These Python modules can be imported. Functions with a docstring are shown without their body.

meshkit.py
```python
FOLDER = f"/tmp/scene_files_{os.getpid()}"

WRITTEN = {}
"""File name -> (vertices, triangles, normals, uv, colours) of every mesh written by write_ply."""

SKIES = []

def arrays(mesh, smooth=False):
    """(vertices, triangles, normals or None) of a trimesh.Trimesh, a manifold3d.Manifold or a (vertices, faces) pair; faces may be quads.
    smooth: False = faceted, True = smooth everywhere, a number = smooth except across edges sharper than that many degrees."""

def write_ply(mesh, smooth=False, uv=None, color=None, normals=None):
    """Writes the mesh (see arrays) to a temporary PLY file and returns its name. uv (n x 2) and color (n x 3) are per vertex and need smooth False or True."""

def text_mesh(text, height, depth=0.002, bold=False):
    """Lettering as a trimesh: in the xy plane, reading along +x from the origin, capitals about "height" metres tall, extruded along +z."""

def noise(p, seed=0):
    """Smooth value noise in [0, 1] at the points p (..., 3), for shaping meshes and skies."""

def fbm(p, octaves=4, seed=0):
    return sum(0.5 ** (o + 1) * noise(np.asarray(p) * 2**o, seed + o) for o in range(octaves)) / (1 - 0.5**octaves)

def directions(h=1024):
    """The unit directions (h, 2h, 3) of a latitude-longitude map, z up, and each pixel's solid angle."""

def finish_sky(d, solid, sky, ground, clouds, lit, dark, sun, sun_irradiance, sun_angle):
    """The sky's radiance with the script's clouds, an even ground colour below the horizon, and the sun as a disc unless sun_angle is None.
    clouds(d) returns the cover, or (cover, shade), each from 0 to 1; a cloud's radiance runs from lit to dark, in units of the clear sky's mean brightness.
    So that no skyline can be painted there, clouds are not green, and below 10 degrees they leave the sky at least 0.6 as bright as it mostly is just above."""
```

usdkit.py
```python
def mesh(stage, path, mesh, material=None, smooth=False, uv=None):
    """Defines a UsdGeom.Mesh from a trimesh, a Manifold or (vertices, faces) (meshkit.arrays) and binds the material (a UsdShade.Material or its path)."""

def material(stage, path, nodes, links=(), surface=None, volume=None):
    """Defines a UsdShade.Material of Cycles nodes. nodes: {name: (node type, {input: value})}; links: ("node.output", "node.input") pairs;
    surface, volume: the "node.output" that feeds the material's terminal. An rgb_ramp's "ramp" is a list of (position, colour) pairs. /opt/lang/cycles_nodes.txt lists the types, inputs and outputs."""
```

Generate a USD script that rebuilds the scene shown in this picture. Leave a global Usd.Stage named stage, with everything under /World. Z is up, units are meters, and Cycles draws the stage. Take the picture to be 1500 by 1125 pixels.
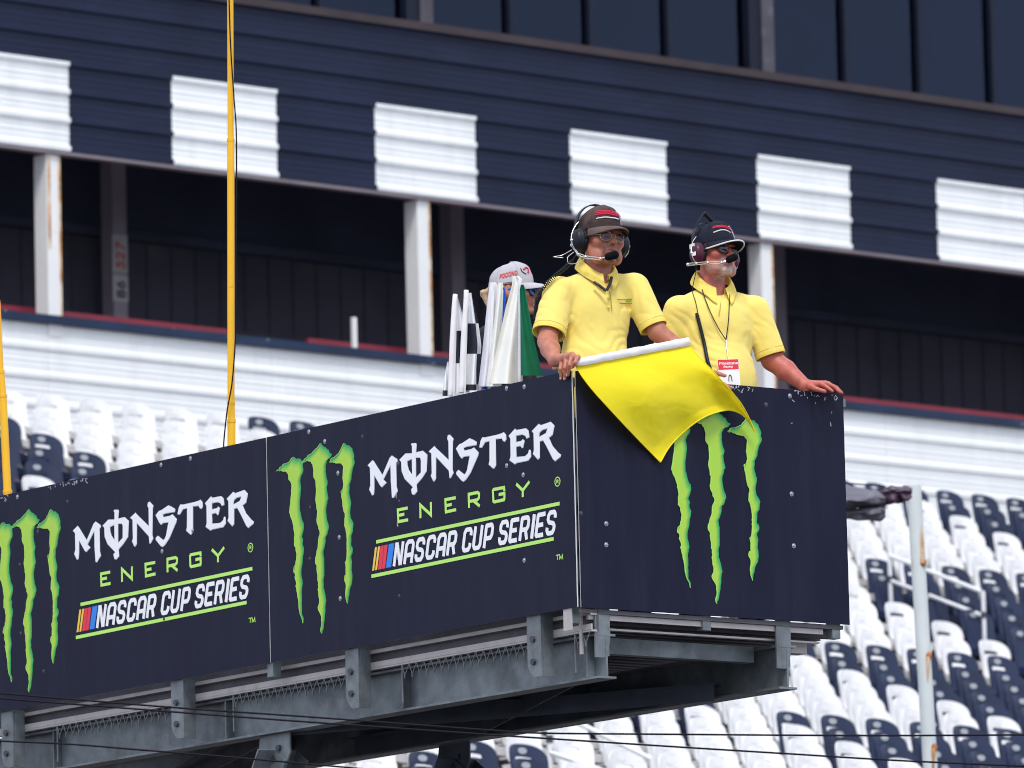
import math, random
import numpy as np, trimesh, manifold3d as m3
import shapely, shapely.affinity
from shapely.geometry import Polygon, LineString, MultiPolygon, Point
import meshkit, usdkit
from pxr import Usd, UsdGeom, UsdLux, UsdShade, Gf, Sdf, Vt

rng = np.random.default_rng(7)
random.seed(7)
stage = Usd.Stage.CreateInMemory()
UsdGeom.SetStageUpAxis(stage, UsdGeom.Tokens.z)
UsdGeom.SetStageMetersPerUnit(stage, 1.0)
UsdGeom.Xform.Define(stage, '/World'); UsdGeom.Scope.Define(stage, '/World/Looks')

# ------------------------------------------------------------------ camera, sky, sun, exposure
FPX, PITCH, ROLL, CAMZ = 12001.1, 0.1467, -0.0236, 1.7
cp, sp = math.cos(PITCH), math.sin(PITCH)
_r0, _u0, FW = np.array([1, 0, 0.]), np.array([0, -sp, cp]), np.array([0, cp, sp])
RT = math.cos(ROLL) * _r0 + math.sin(ROLL) * _u0
UP = -math.sin(ROLL) * _r0 + math.cos(ROLL) * _u0
EYE = np.array([0, 0, CAMZ])
camera = UsdGeom.Camera.Define(stage, '/World/camera')
camera.CreateHorizontalApertureAttr(36.0); camera.CreateVerticalApertureAttr(27.0)
camera.CreateFocalLengthAttr(36.0 * FPX / 1500)
camera.CreateClippingRangeAttr(Gf.Vec2f(0.5, 2000))
camera.CreateFStopAttr(7.2); camera.CreateFocusDistanceAttr(39.9)
camera.CreateExposureAttr(0.72)
camera.AddTransformOp().Set(Gf.Matrix4d(*RT, 0, *UP, 0, *(-FW), 0, *EYE, 1))

SUN_EL, SUN_AZ = math.radians(57), math.radians(179)          # direction towards the sun: azimuth = atan2(x, y)
SUN = np.array([math.sin(SUN_AZ) * math.cos(SUN_EL), math.cos(SUN_AZ) * math.cos(SUN_EL), math.sin(SUN_EL)])
sky = UsdLux.DomeLight.Define(stage, '/World/sky')
skymat = usdkit.material(stage, '/World/Looks/sky', {
    's': ('sky_texture', {'sky_type': 'single_scattering', 'sun_disc': False, 'sun_elevation': SUN_EL, 'sun_rotation': SUN_AZ, 'aerosol_density': 2.0}),
    'tc': ('texture_coordinate', {}), 'n': ('noise_texture', {'scale': 2.2, 'detail': 5.0, 'roughness': 0.55}),
    'r': ('rgb_ramp', {'ramp': [(0.30, (0.55, 0.55, 0.55)), (0.62, (1, 1, 1))]}),
    'm': ('mix', {'mix_type': 'mix', 'color2': (6.9, 7.5, 8.7)}), 'b': ('background_shader', {'strength': 0.10})},
    [('tc.generated', 'n.vector'), ('n.fac', 'r.fac'), ('r.color', 'm.fac'), ('s.color', 'm.color1'), ('m.color', 'b.color')], surface='b.background')
UsdShade.MaterialBindingAPI.Apply(sky.GetPrim()).Bind(skymat)
sky.GetPrim().SetCustomDataByKey('kind', 'structure')
sky.GetPrim().SetCustomDataByKey('label', 'pale overcast daylight sky')
sun = UsdLux.DistantLight.Define(stage, '/World/sun')
sun.CreateIntensityAttr(0.40); sun.CreateAngleAttr(14.0); sun.CreateColorAttr(Gf.Vec3f(1, 0.955, 0.89))
sun.GetPrim().CreateAttribute('inputs:normalize', Sdf.ValueTypeNames.Bool).Set(True)
_z = SUN; _x = np.cross([0, 0, 1], _z); _x /= np.linalg.norm(_x); _y = np.cross(_z, _x)
sun.AddTransformOp().Set(Gf.Matrix4d(*_x, 0, *_y, 0, *_z, 0, 0, 0, 60, 1))

# ------------------------------------------------------------------ helpers
def ray(px, py):
    return FW + (px - 750) / FPX * RT - (py - 562.5) / FPX * UP
def at(px, py, Y):
    """the point at world depth Y that the photograph (1500 px wide) shows at a pixel"""
    d = ray(px, py); return EYE + d * (Y / d[1])
def onplane(px, py, P, N):
    d = ray(px, py); return EYE + d * (((P - EYE) @ N) / (d @ N))
def project(P):
    v = np.asarray(P) - EYE; d = v @ FW
    return np.stack([750 + FPX * (v @ RT) / d, 562.5 - FPX * (v @ UP) / d], -1)

used, base = {}, {}
def path_for(name, parent):
    p = parent or '/World'
    k = used.get((p, name), 0); used[(p, name)] = k + 1
    return f'{p}/{name}' if k == 0 else f'{p}/{name}_{k:03d}'
def tag(prim, label=None, cat=None, group=None, kind=None):
    prim = prim.GetPrim() if hasattr(prim, 'GetPrim') else stage.GetPrimAtPath(prim)
    for k, v in (('label', label), ('category', cat), ('group', group), ('kind', kind)):
        if v: prim.SetCustomDataByKey(k, v)
def thing(name, label, cat, loc=(0, 0, 0), group=None, kind=None):
    p = path_for(name, None)
    x = UsdGeom.Xform.Define(stage, p); x.AddTranslateOp().Set(Gf.Vec3d(*map(float, loc)))
    base[p] = np.asarray(loc, float); tag(x, label, cat, group, kind); return p
def owner(p):
    return base.get('/'.join(p.split('/')[:3]), np.zeros(3)) if p else np.zeros(3)
def clean(mesh):
    v, f, _ = meshkit.arrays(mesh); return v, f
def obj(name, mesh, mat, parent=None, smooth=False, uv=None, label=None, kind=None):
    """one Mesh prim; the vertices are given in world space"""
    p = path_for(name, parent)
    v, f, _ = meshkit.arrays(mesh)
    v = v - owner(parent)
    m = usdkit.mesh(stage, p, trimesh.Trimesh(v, f, process=False), mat, smooth, uv)
    m.CreateDoubleSidedAttr(True)
    if label or kind: tag(m, label, kind=kind)
    return p
cat_ = trimesh.util.concatenate

def mat(name, color, rough=0.5, var=0.12, scale=6.0, bump=0.0, bscale=40.0, metal=0.0, spec=0.5, dirt=None, dscale=3.0, dlo=0.58, dhi=0.72, dstretch=(1, 1, 1), extra=None, tint=None, beard=None):
    c = np.array(color, float)
    nodes = {'p': ('principled_bsdf', {'roughness': rough, 'metallic': metal, 'specular_ior_level': spec}),
             'g': ('texture_coordinate', {}), 'n': ('noise_texture', {'scale': scale, 'detail': 4.0}),
             'r': ('rgb_ramp', {'ramp': [(0.3, tuple(c * (1 - var))), (0.7, tuple(np.minimum(c * (1 + var), 0.95)))]})}
    links = [('g.object', 'n.vector'), ('n.fac', 'r.fac')]
    col = 'r.color'
    if dirt is not None:
        nodes['dm'] = ('mapping', {'scale': dstretch}); nodes['dn'] = ('noise_texture', {'scale': dscale, 'detail': 6.0, 'roughness': 0.65})
        nodes['dr'] = ('rgb_ramp', {'ramp': [(dlo, (0, 0, 0)), (dhi, (1, 1, 1))]})
        nodes['dc'] = ('mix', {'mix_type': 'mix', 'color2': dirt})
        links += [('g.object', 'dm.vector'), ('dm.vector', 'dn.vector'), ('dn.fac', 'dr.fac'), ('dr.color', 'dc.fac'), (col, 'dc.color1')]
        col = 'dc.color'
    if tint:                                                     # a vertex primvar that mixes a second colour in
        nodes['ta'] = ('attribute', {'attribute': 'tint'}); nodes['tm'] = ('mix', {'mix_type': 'mix', 'color2': tint})
        links += [('ta.fac', 'tm.fac'), (col, 'tm.color1')]; col = 'tm.color'
    if beard:
        nodes['ba'] = ('attribute', {'attribute': 'beard'}); nodes['bm'] = ('mix', {'mix_type': 'mix', 'color2': beard})
        links += [('ba.fac', 'bm.fac'), (col, 'bm.color1')]; col = 'bm.color'
    if bump:
        nodes['bn'] = ('noise_texture', {'scale': bscale, 'detail': 3.0}); nodes['b'] = ('bump', {'strength': min(1.0, bump), 'distance': 0.004})
        links += [('g.object', 'bn.vector'), ('bn.fac', 'b.height'), ('b.normal', 'p.normal')]
    if extra: nodes['p'][1].update(extra)
    links.append((col, 'p.base_color'))
    return usdkit.material(stage, '/World/Looks/' + name, nodes, links, surface='p.BSDF')

M = {}
M['navy_siding'] = mat('navy_siding', (0.0080, 0.0130, 0.037), 0.5, 0.18, 0.9, spec=0.22, dirt=(0.013, 0.019, 0.046), dscale=1.2, dstretch=(1, 1, 4))
M['white_siding'] = mat('white_siding', (0.80, 0.82, 0.83), 0.5, 0.03, 1.5, dirt=(0.70, 0.71, 0.71), dscale=1.1, dlo=0.48, dhi=0.80, dstretch=(3.5, 3.5, 0.45))
M['flashing'] = mat('flashing', (0.20, 0.165, 0.19), 0.5, 0.15, 2)
M['sill'] = mat('sill', (0.040, 0.027, 0.031), 0.5, 0.2, 2, spec=0.3)
M['mullion'] = mat('mullion', (0.006, 0.009, 0.022), 0.5, spec=0.2)
M['facade_post'] = mat('facade_post', (0.05, 0.045, 0.06), 0.45, 0.3, 2.0, dirt=(0.14, 0.15, 0.22), dscale=2.5)
M['column'] = mat('column', (0.76, 0.76, 0.76), 0.5, 0.03, 2, dirt=(0.60, 0.60, 0.60), dscale=2)
M['rust'] = mat('rust', (0.50, 0.23, 0.06), 0.8, 0.4, 5, dirt=(0.72, 0.62, 0.48), dscale=3, dlo=0.45, dhi=0.6)
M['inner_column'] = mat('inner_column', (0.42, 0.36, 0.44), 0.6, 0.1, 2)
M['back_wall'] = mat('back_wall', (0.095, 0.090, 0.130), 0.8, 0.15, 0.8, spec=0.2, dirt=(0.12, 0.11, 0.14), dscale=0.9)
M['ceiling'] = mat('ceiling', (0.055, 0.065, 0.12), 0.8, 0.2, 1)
M['red_band'] = mat('red_band', (0.20, 0.008, 0.025), 0.5, 0.15, 2)
M['navy_rail'] = mat('navy_rail', (0.012, 0.026, 0.065), 0.5, 0.2, 2, spec=0.25, dirt=(0.30, 0.33, 0.38), dscale=5, dlo=0.64, dhi=0.70)
M['concrete'] = mat('concrete', (0.125, 0.10, 0.092), 0.9, 0.2, 1.5, 0.6, 30, dirt=(0.07, 0.055, 0.05), dscale=1.1)
def seat_mat(name, c, lo, spec):
    return usdkit.material(stage, '/World/Looks/' + name, {'o': ('object_info', {}), 'r': ('rgb_ramp', {'ramp': [(0, tuple(np.array(c) * lo)), (1, c)]}), 'g': ('texture_coordinate', {}), 'n': ('noise_texture', {'scale': 5.0, 'detail': 5.0, 'roughness': 0.7}), 'd': ('rgb_ramp', {'ramp': [(0.45, (1, 1, 1)), (0.75, (0.86, 0.84, 0.82))]}), 'm': ('mix', {'mix_type': 'multiply', 'fac': 1.0}), 'p': ('principled_bsdf', {'roughness': 0.45, 'specular_ior_level': spec})},
        [('o.random', 'r.fac'), ('g.generated', 'n.vector'), ('n.fac', 'd.fac'), ('r.color', 'm.color1'), ('d.color', 'm.color2'), ('m.color', 'p.base_color')], surface='p.BSDF')
M['seat_white'] = seat_mat('seat_white_plastic', (0.77, 0.77, 0.78), 0.88, 0.35)
M['seat_navy'] = seat_mat('seat_navy_plastic', (0.014, 0.025, 0.070), 0.72, 0.35)
M['plate'] = mat('plate', (0.42, 0.44, 0.47), 0.35, 0.1, 60, dirt=(0.16, 0.17, 0.2), dscale=60)
M['plate_pale'] = mat('plate_pale', (0.74, 0.74, 0.75), 0.4, 0.03, 60)
M['bracket_iron'] = mat('bracket_iron', (0.12, 0.09, 0.08), 0.6, 0.3, 10)
M['rail_white'] = mat('rail_white', (0.72, 0.73, 0.75), 0.4, 0.05, 5)
M['panel'] = mat('panel', (0.0080, 0.0092, 0.0265), 0.5, 0.08, 2.0, spec=0.14, dirt=(0.0140, 0.0155, 0.034), dscale=2.2, dlo=0.45, dhi=0.80, dstretch=(5, 5, 0.55))
M['panel_edge'] = mat('panel_edge', (0.62, 0.62, 0.64), 0.45, 0.1, 20)
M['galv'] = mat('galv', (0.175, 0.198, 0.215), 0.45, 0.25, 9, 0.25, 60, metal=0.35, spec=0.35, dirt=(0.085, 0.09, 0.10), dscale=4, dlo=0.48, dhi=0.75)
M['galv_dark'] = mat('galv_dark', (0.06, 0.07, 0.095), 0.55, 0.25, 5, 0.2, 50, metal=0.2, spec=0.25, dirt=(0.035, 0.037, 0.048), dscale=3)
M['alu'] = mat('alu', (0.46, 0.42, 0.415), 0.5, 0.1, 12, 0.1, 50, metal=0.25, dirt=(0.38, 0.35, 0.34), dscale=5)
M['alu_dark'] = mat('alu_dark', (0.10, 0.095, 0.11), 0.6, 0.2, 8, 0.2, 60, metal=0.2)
M['bolt'] = mat('bolt', (0.34, 0.35, 0.37), 0.4, 0.1, 20, metal=0.8)
M['bolt_dark'] = mat('bolt_dark', (0.06, 0.06, 0.075), 0.5, 0.2, 30, metal=0.4)
M['wire'] = mat('wire', (0.16, 0.165, 0.18), 0.45, 0.2, 20, metal=0.5)
M['print_lime'] = mat('print_lime', (0.36, 0.60, 0.045), 0.42, 0.04, 4)
M['print_mid'] = mat('print_mid', (0.12, 0.50, 0.055), 0.38, 0.04, 4)
M['print_green'] = mat('print_green', (0.006, 0.34, 0.085), 0.38, 0.05, 4)
M['print_light_lime'] = mat('print_light_lime', (0.46, 0.80, 0.14), 0.38, 0.03, 4)
M['print_white'] = mat('print_white', (0.82, 0.82, 0.85), 0.38, 0.02, 4)
M['print_grey'] = mat('print_grey', (0.60, 0.60, 0.70), 0.38, 0.03, 4)
M['print_yellow'] = mat('print_yellow', (0.85, 0.55, 0.05), 0.38, 0.03, 4)
M['print_red'] = mat('print_red', (0.72, 0.012, 0.045), 0.38, 0.03, 4)
M['print_blue'] = mat('print_blue', (0.005, 0.19, 0.72), 0.38, 0.03, 4)
M['scuff'] = mat('scuff', (0.50, 0.50, 0.56), 0.7, 0.3, 60)
M['yellow_paint'] = mat('yellow_paint', (0.83, 0.44, 0.004), 0.42, 0.05, 5, dirt=(0.42, 0.24, 0.02), dscale=7, dlo=0.62, dhi=0.72)
M['cable'] = mat('cable', (0.010, 0.007, 0.012), 0.7, spec=0.15)
M['post_paint'] = mat('post_paint', (0.58, 0.62, 0.62), 0.55, 0.08, 3, dirt=(0.50, 0.38, 0.24), dscale=2.6, dlo=0.60, dhi=0.72, dstretch=(3, 3, 0.7))
M['rust_deep'] = mat('rust_deep', (0.36, 0.13, 0.045), 0.85, 0.4, 14)
M['tarp'] = mat('tarp', (0.12, 0.115, 0.145), 0.6, 0.2, 3, spec=0.3, dirt=(0.24, 0.235, 0.27), dscale=2)
M['tarp_dark'] = mat('tarp_dark', (0.045, 0.02, 0.04), 0.5, 0.4, 8)
M['asphalt'] = mat('asphalt', (0.055, 0.055, 0.057), 0.9, 0.25, 1.5, 0.5, 60)

def box(lo, hi):
    lo, hi = np.minimum(lo, hi), np.maximum(lo, hi)
    b = trimesh.creation.box(extents=np.asarray(hi, float) - lo); b.apply_translation((np.asarray(lo, float) + hi) / 2); return b
def frame_mesh(mesh, O, X, Y, Z):
    """a mesh given in the frame (O; X, Y, Z) brought to world space"""
    v, f, _ = meshkit.arrays(mesh); v = np.asarray(O) + v @ np.array([X, Y, Z])
    m = trimesh.Trimesh(v, f, process=False)
    return m
def tube(points, r, sides=8, closed_ends=True):
    p = np.asarray(points, float); r = np.broadcast_to(r, (len(p),)).astype(float)
    t = np.gradient(p, axis=0); t /= np.linalg.norm(t, axis=1, keepdims=True) + 1e-12
    a = np.cross(t[0], [0, 0, 1.0]);
    if np.linalg.norm(a) < 0.2: a = np.cross(t[0], [1.0, 0, 0])
    A = []
    for k in range(len(p)):
        a = a - t[k] * (a @ t[k]); a /= np.linalg.norm(a) + 1e-12; A.append(a)
    A = np.array(A); B = np.cross(t, A); ang = np.arange(sides) * 2 * np.pi / sides
    v = (p[:, None] + r[:, None, None] * (np.cos(ang)[None, :, None] * A[:, None] + np.sin(ang)[None, :, None] * B[:, None])).reshape(-1, 3)
    f = []
    for i in range(len(p) - 1):
        for j in range(sides):
            a0, b0 = i * sides + j, i * sides + (j + 1) % sides
            f += [[a0, b0, b0 + sides], [a0, b0 + sides, a0 + sides]]
    if closed_ends:
        n0 = len(v); v = np.vstack([v, p[0], p[-1]])
        for j in range(sides):
            f.append([n0, (j + 1) % sides, j]); L = (len(p) - 1) * sides
            f.append([n0 + 1, L + j, L + (j + 1) % sides])
    return trimesh.Trimesh(v, np.array(f), process=False)
def grid_mesh(P):
    """P (rows, cols, 3) as a sheet"""
    R, C = P.shape[:2]; i, j = np.meshgrid(np.arange(R - 1), np.arange(C - 1), indexing='ij'); a = (i * C + j).ravel()
    return trimesh.Trimesh(P.reshape(-1, 3), np.vstack([np.c_[a, a + 1, a + C + 1], np.c_[a, a + C + 1, a + C]]), process=False)
def extrude2d(poly, depth, O, X, Y, N):
    """a shapely polygon in (X, Y) at O, extruded along N"""
    geoms = [g for g in getattr(poly, 'geoms', [poly]) if g.area > 1e-9 and g.geom_type == 'Polygon']
    return cat_([frame_mesh(trimesh.creation.extrude_polygon(g, depth, engine='earcut'), O, X, Y, N) for g in geoms])
def bez(pts, n=24):
    """Catmull-Rom through the points"""
    p = np.asarray(pts, float); p = np.vstack([2 * p[0] - p[1], p, 2 * p[-1] - p[-2]]); out = []
    for k in range(1, len(p) - 2):
        t = np.linspace(0, 1, n, endpoint=False)[:, None]
        out.append(0.5 * (2 * p[k] + (p[k + 1] - p[k - 1]) * t + (2 * p[k - 1] - 5 * p[k] + 4 * p[k + 1] - p[k + 2]) * t**2 + (3 * p[k] - p[k - 1] - 3 * p[k + 1] + p[k + 2]) * t**3))
    return np.vstack(out + [p[-2][None]])
def line(pts, n=10):
    p = np.asarray(pts, float); d = np.r_[0, np.cumsum(np.linalg.norm(np.diff(p, axis=0), axis=1))]
    q = np.linspace(0, d[-1], n); return np.stack([np.interp(q, d, p[:, k]) for k in range(p.shape[1])], 1)

# ------------------------------------------------------------------ ground
g = box((-150, -40, -0.2), (150, 200, 0.0))
tag(obj('ground', g, M['asphalt']), 'dark asphalt race track and apron below the stand', kind='structure')

# ------------------------------------------------------------------ the main building behind: frame (u along, w out, v up) at the top left corner of the second white block
BYAW = 0.7272
BE = np.array([math.cos(BYAW), math.sin(BYAW), 0]); BN = np.array([BE[1], -BE[0], 0]); BZ = np.array([0, 0, 1.0])
BQ = np.array([-3.559, 85.9319, 16.0854 + CAMZ])
def bw(u, w, v): return BQ + BE * u + BN * w + BZ * v
def bbox_(u0, u1, w0, w1, v0, v1): return frame_mesh(box((u0, w0, v0), (u1, w1, v1)), BQ, BE, BN, BZ)
hall = thing('grandstand_building', 'long navy and white metal-clad grandstand building with checkered siding band and dark windows', 'building', bw(0, 0, -8))
RIB = 0.3048
def siding(u0, u1, v0, v1, w=0.0, thick=0.05, rel=1.0):
    """ribbed sheet metal, ribs along u at every multiple of RIB"""
    zs, ws = [], []
    k0 = math.floor(v0 / RIB) - 1
    prof = [(-0.040, 0.0), (-0.022, 0.032), (0.022, 0.032), (0.040, 0.0), (0.085, 0.0), (0.092, 0.004), (0.104, 0.004), (0.112, 0.0), (0.138, 0.0), (0.146, 0.0055), (0.166, 0.0055), (0.174, 0.0), (0.20, 0.0), (0.207, 0.004), (0.219, 0.004), (0.227, 0.0)]
    pts = [(k * RIB + z, ww * rel) for k in range(k0, math.ceil(v1 / RIB) + 2) for z, ww in prof]
    z, ww = np.array([p[0] for p in pts]), np.array([p[1] for p in pts])
    keep = (z > v0) & (z < v1)
    zz = np.r_[v0, z[keep], v1]; wv = np.r_[np.interp(v0, z, ww), ww[keep], np.interp(v1, z, ww)]
    poly = Polygon(list(zip(w + wv, zz)) + [(w - thick, v1), (w - thick, v0)])
    m = trimesh.creation.extrude_polygon(poly, u1 - u0, engine='earcut')      # (w, v, along)
    return frame_mesh(m, bw(u0, 0, 0), BN, BZ, BE)
PER, BWID = 2.851, 1.453
U0, U1 = -20.0, 26.0
edges = []
for k in range(-7, 9):
    a = k * PER
    edges.append((a, a + BWID, True)); edges.append((a + BWID, a + PER, False))
for a, b, white in edges:
    if b < U0 or a > U1: continue
    obj('siding_panel', siding(a, b, -0.945, 0.017), M['white_siding' if white else 'navy_siding'], hall, label='white painted square of the siding band' if white else None)
    obj('siding_panel', siding(a, b, 0.018, 0.895), M['navy_siding'], hall)
obj('flashing', bbox_(U0, U1, -0.10, 0.02, -0.985, -0.947), M['flashing'], hall)
obj('window_sill', bbox_(U0, U1, -0.12, 0.055, 0.897, 0.985), M['sill'], hall)
# windows with tinted panes over a dim room
glass = usdkit.material(stage, '/World/Looks/tinted_glass', {
    't': ('transparent_bsdf', {'color': (0.14, 0.19, 0.32)}), 'g': ('glossy_bsdf', {'color': (0.33, 0.42, 0.66), 'roughness': 0.06}),
    'tc': ('texture_coordinate', {}), 'n': ('noise_texture', {'scale': 0.8, 'detail': 2.0}), 'bp': ('bump', {'strength': 0.12, 'distance': 0.02}),
    'f': ('fresnel', {'IOR': 1.6}), 'm': ('mix_closure', {})},
    [('tc.object', 'n.vector'), ('n.fac', 'bp.height'), ('bp.normal', 'g.normal'), ('f.fac', 'm.fac'), ('t.BSDF', 'm.closure1'), ('g.BSDF', 'm.closure2')], surface='m.closure')
posts = [-1.63 + 5.15 * k for k in range(-3, 6)]
VT = 4.4
for i, p0 in enumerate(posts):
    pm = p0
    pst = obj('window_post', bbox_(pm - 0.20, pm - 0.02, -0.14, 0.03, 0.987, VT), M['mullion'], hall)
    obj('window_post', bbox_(pm - 0.015, pm + 0.17, -0.14, 0.05, 0.987, VT), M['facade_post'], hall, label='greyish steel post between the windows')
    if i + 1 < len(posts):
        lo, hi = pm + 0.175, posts[i + 1] - 0.205
        cuts = [lo] + [lo + (hi - lo) * k / 4 for k in (1, 2, 3)] + [hi]
        for k in range(4):
            a, b = cuts[k] + (0.035 if k else 0.0), cuts[k + 1] - (0.035 if k < 3 else 0.0)
            wnd = obj('window', grid_mesh(np.array([[bw(a, -0.07, 0.987), bw(b, -0.07, 0.987)], [bw(a, -0.07, VT), bw(b, -0.07, VT)]])), glass, hall)
            if k < 3: obj('mullion', bbox_(cuts[k + 1] - 0.033, cuts[k + 1] + 0.033, -0.12, 0.0, 0.987, VT), M['mullion'], hall)
obj('roof_edge', bbox_(U0, U1, -6.0, 0.6, VT + 0.002, VT + 0.5), M['navy_siding'], hall)
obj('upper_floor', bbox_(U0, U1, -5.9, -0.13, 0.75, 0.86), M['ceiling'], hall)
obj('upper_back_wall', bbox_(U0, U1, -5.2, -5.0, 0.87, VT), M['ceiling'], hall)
# the open concourse below
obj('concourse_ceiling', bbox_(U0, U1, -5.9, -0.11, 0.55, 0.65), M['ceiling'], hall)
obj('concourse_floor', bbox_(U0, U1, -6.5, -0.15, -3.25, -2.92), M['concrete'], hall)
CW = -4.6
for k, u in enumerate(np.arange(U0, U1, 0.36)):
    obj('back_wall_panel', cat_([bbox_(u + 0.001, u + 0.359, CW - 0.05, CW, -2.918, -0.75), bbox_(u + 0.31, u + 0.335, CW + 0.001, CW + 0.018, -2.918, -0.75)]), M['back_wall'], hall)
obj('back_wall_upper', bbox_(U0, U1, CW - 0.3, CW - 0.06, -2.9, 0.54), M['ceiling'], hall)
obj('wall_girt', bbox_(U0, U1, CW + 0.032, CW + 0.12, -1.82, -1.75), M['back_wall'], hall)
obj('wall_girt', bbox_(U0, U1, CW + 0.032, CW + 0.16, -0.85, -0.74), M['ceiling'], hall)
_iu = lambda x: (onplane(x, 380, bw(0, CW + 0.37, 0), BN) - BQ) @ BE
INNER = [_iu(176) - 15.3, _iu(176) - 10.2, _iu(176) - 5.1, _iu(176), _iu(671), _iu(1141), _iu(1141) + 5.0, _iu(1141) + 10.0, _iu(1141) + 15.0]
for i, u in enumerate(posts):
    u = u + 0.10
    c = obj('column', cat_([bbox_(u - 0.165, u + 0.015, -0.23, -0.215, -2.92, -0.99), bbox_(u - 0.165, u + 0.015, -0.035, -0.02, -2.92, -0.99), bbox_(u - 0.165, u - 0.150, -0.214, -0.036, -2.92, -0.99), bbox_(u + 0.0, u + 0.015, -0.214, -0.036, -2.92, -0.99)]), M['column'], hall, label='white painted steel column')
    obj('rust_streak', bbox_(u - 0.008, u + 0.0185, -0.034, -0.0165, -2.75, -1.0), M['rust'], c)
    if i == 3: obj('rust_streak', bbox_(u - 0.150, u - 0.115, -0.034, -0.0172, -2.0, -1.0), M['rust'], c)
    ui = INNER[i]
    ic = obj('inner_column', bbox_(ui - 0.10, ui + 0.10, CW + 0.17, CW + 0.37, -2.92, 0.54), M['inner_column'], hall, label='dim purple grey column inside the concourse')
# sign plates on one inner column
def text_on(txt, h, O, X, Y, N, depth=0.002, bold=True):
    return frame_mesh(meshkit.text_mesh(txt, h, depth, bold), O, X, Y, N)
u = INNER[3] - 0.10; SWP = CW + 0.372
M['sign_card'] = mat('sign_card', (0.62, 0.60, 0.62), 0.6)
for (va, vb, txt, mt) in ((-1.29, -0.86, '327', 'print_red'), (-1.62, -1.32, '86', 'mullion')):
    s = obj('column_sign', bbox_(u - 0.02, u + 0.20, SWP, SWP + 0.01, va, vb), M['sign_card'], hall, label='small card with upright number on the inner column')
    obj('sign_number', text_on(txt, 0.12, bw(u + 0.155, SWP + 0.0105, va + 0.03), BZ, -BE, BN), M[mt], s)
obj('rail_band', bbox_(U0, 1.02, -0.40, -0.36, -2.91, -2.58), M['red_band'], hall, label='dark red panel behind the parapet rail')
obj('rail_band', bbox_(2.15, U1, -0.40, -0.36, -2.91, -2.58), M['red_band'], hall, label='dark red panel behind the parapet rail')
obj('parapet_rail', bbox_(U0, U1, -0.10, 0.03, -2.80, -2.71), M['navy_rail'], hall, label='scuffed navy rail along the top of the white wall')
for a in np.arange(U0, U1, 3.05):
    obj('parapet_sheet', siding(a, a + 3.046, -7.2, -2.803, -0.035, rel=0.72), M['white_siding'], hall, label='white ribbed sheet of the parapet wall')
obj('parapet_stub', bbox_(2.53, 2.58, -0.09, -0.05, -2.70, -2.36), M['column'], hall)
obj('building_base', bbox_(U0, U1, -6.5, -0.12, -16.0, -3.26), M['ceiling'], hall)

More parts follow.
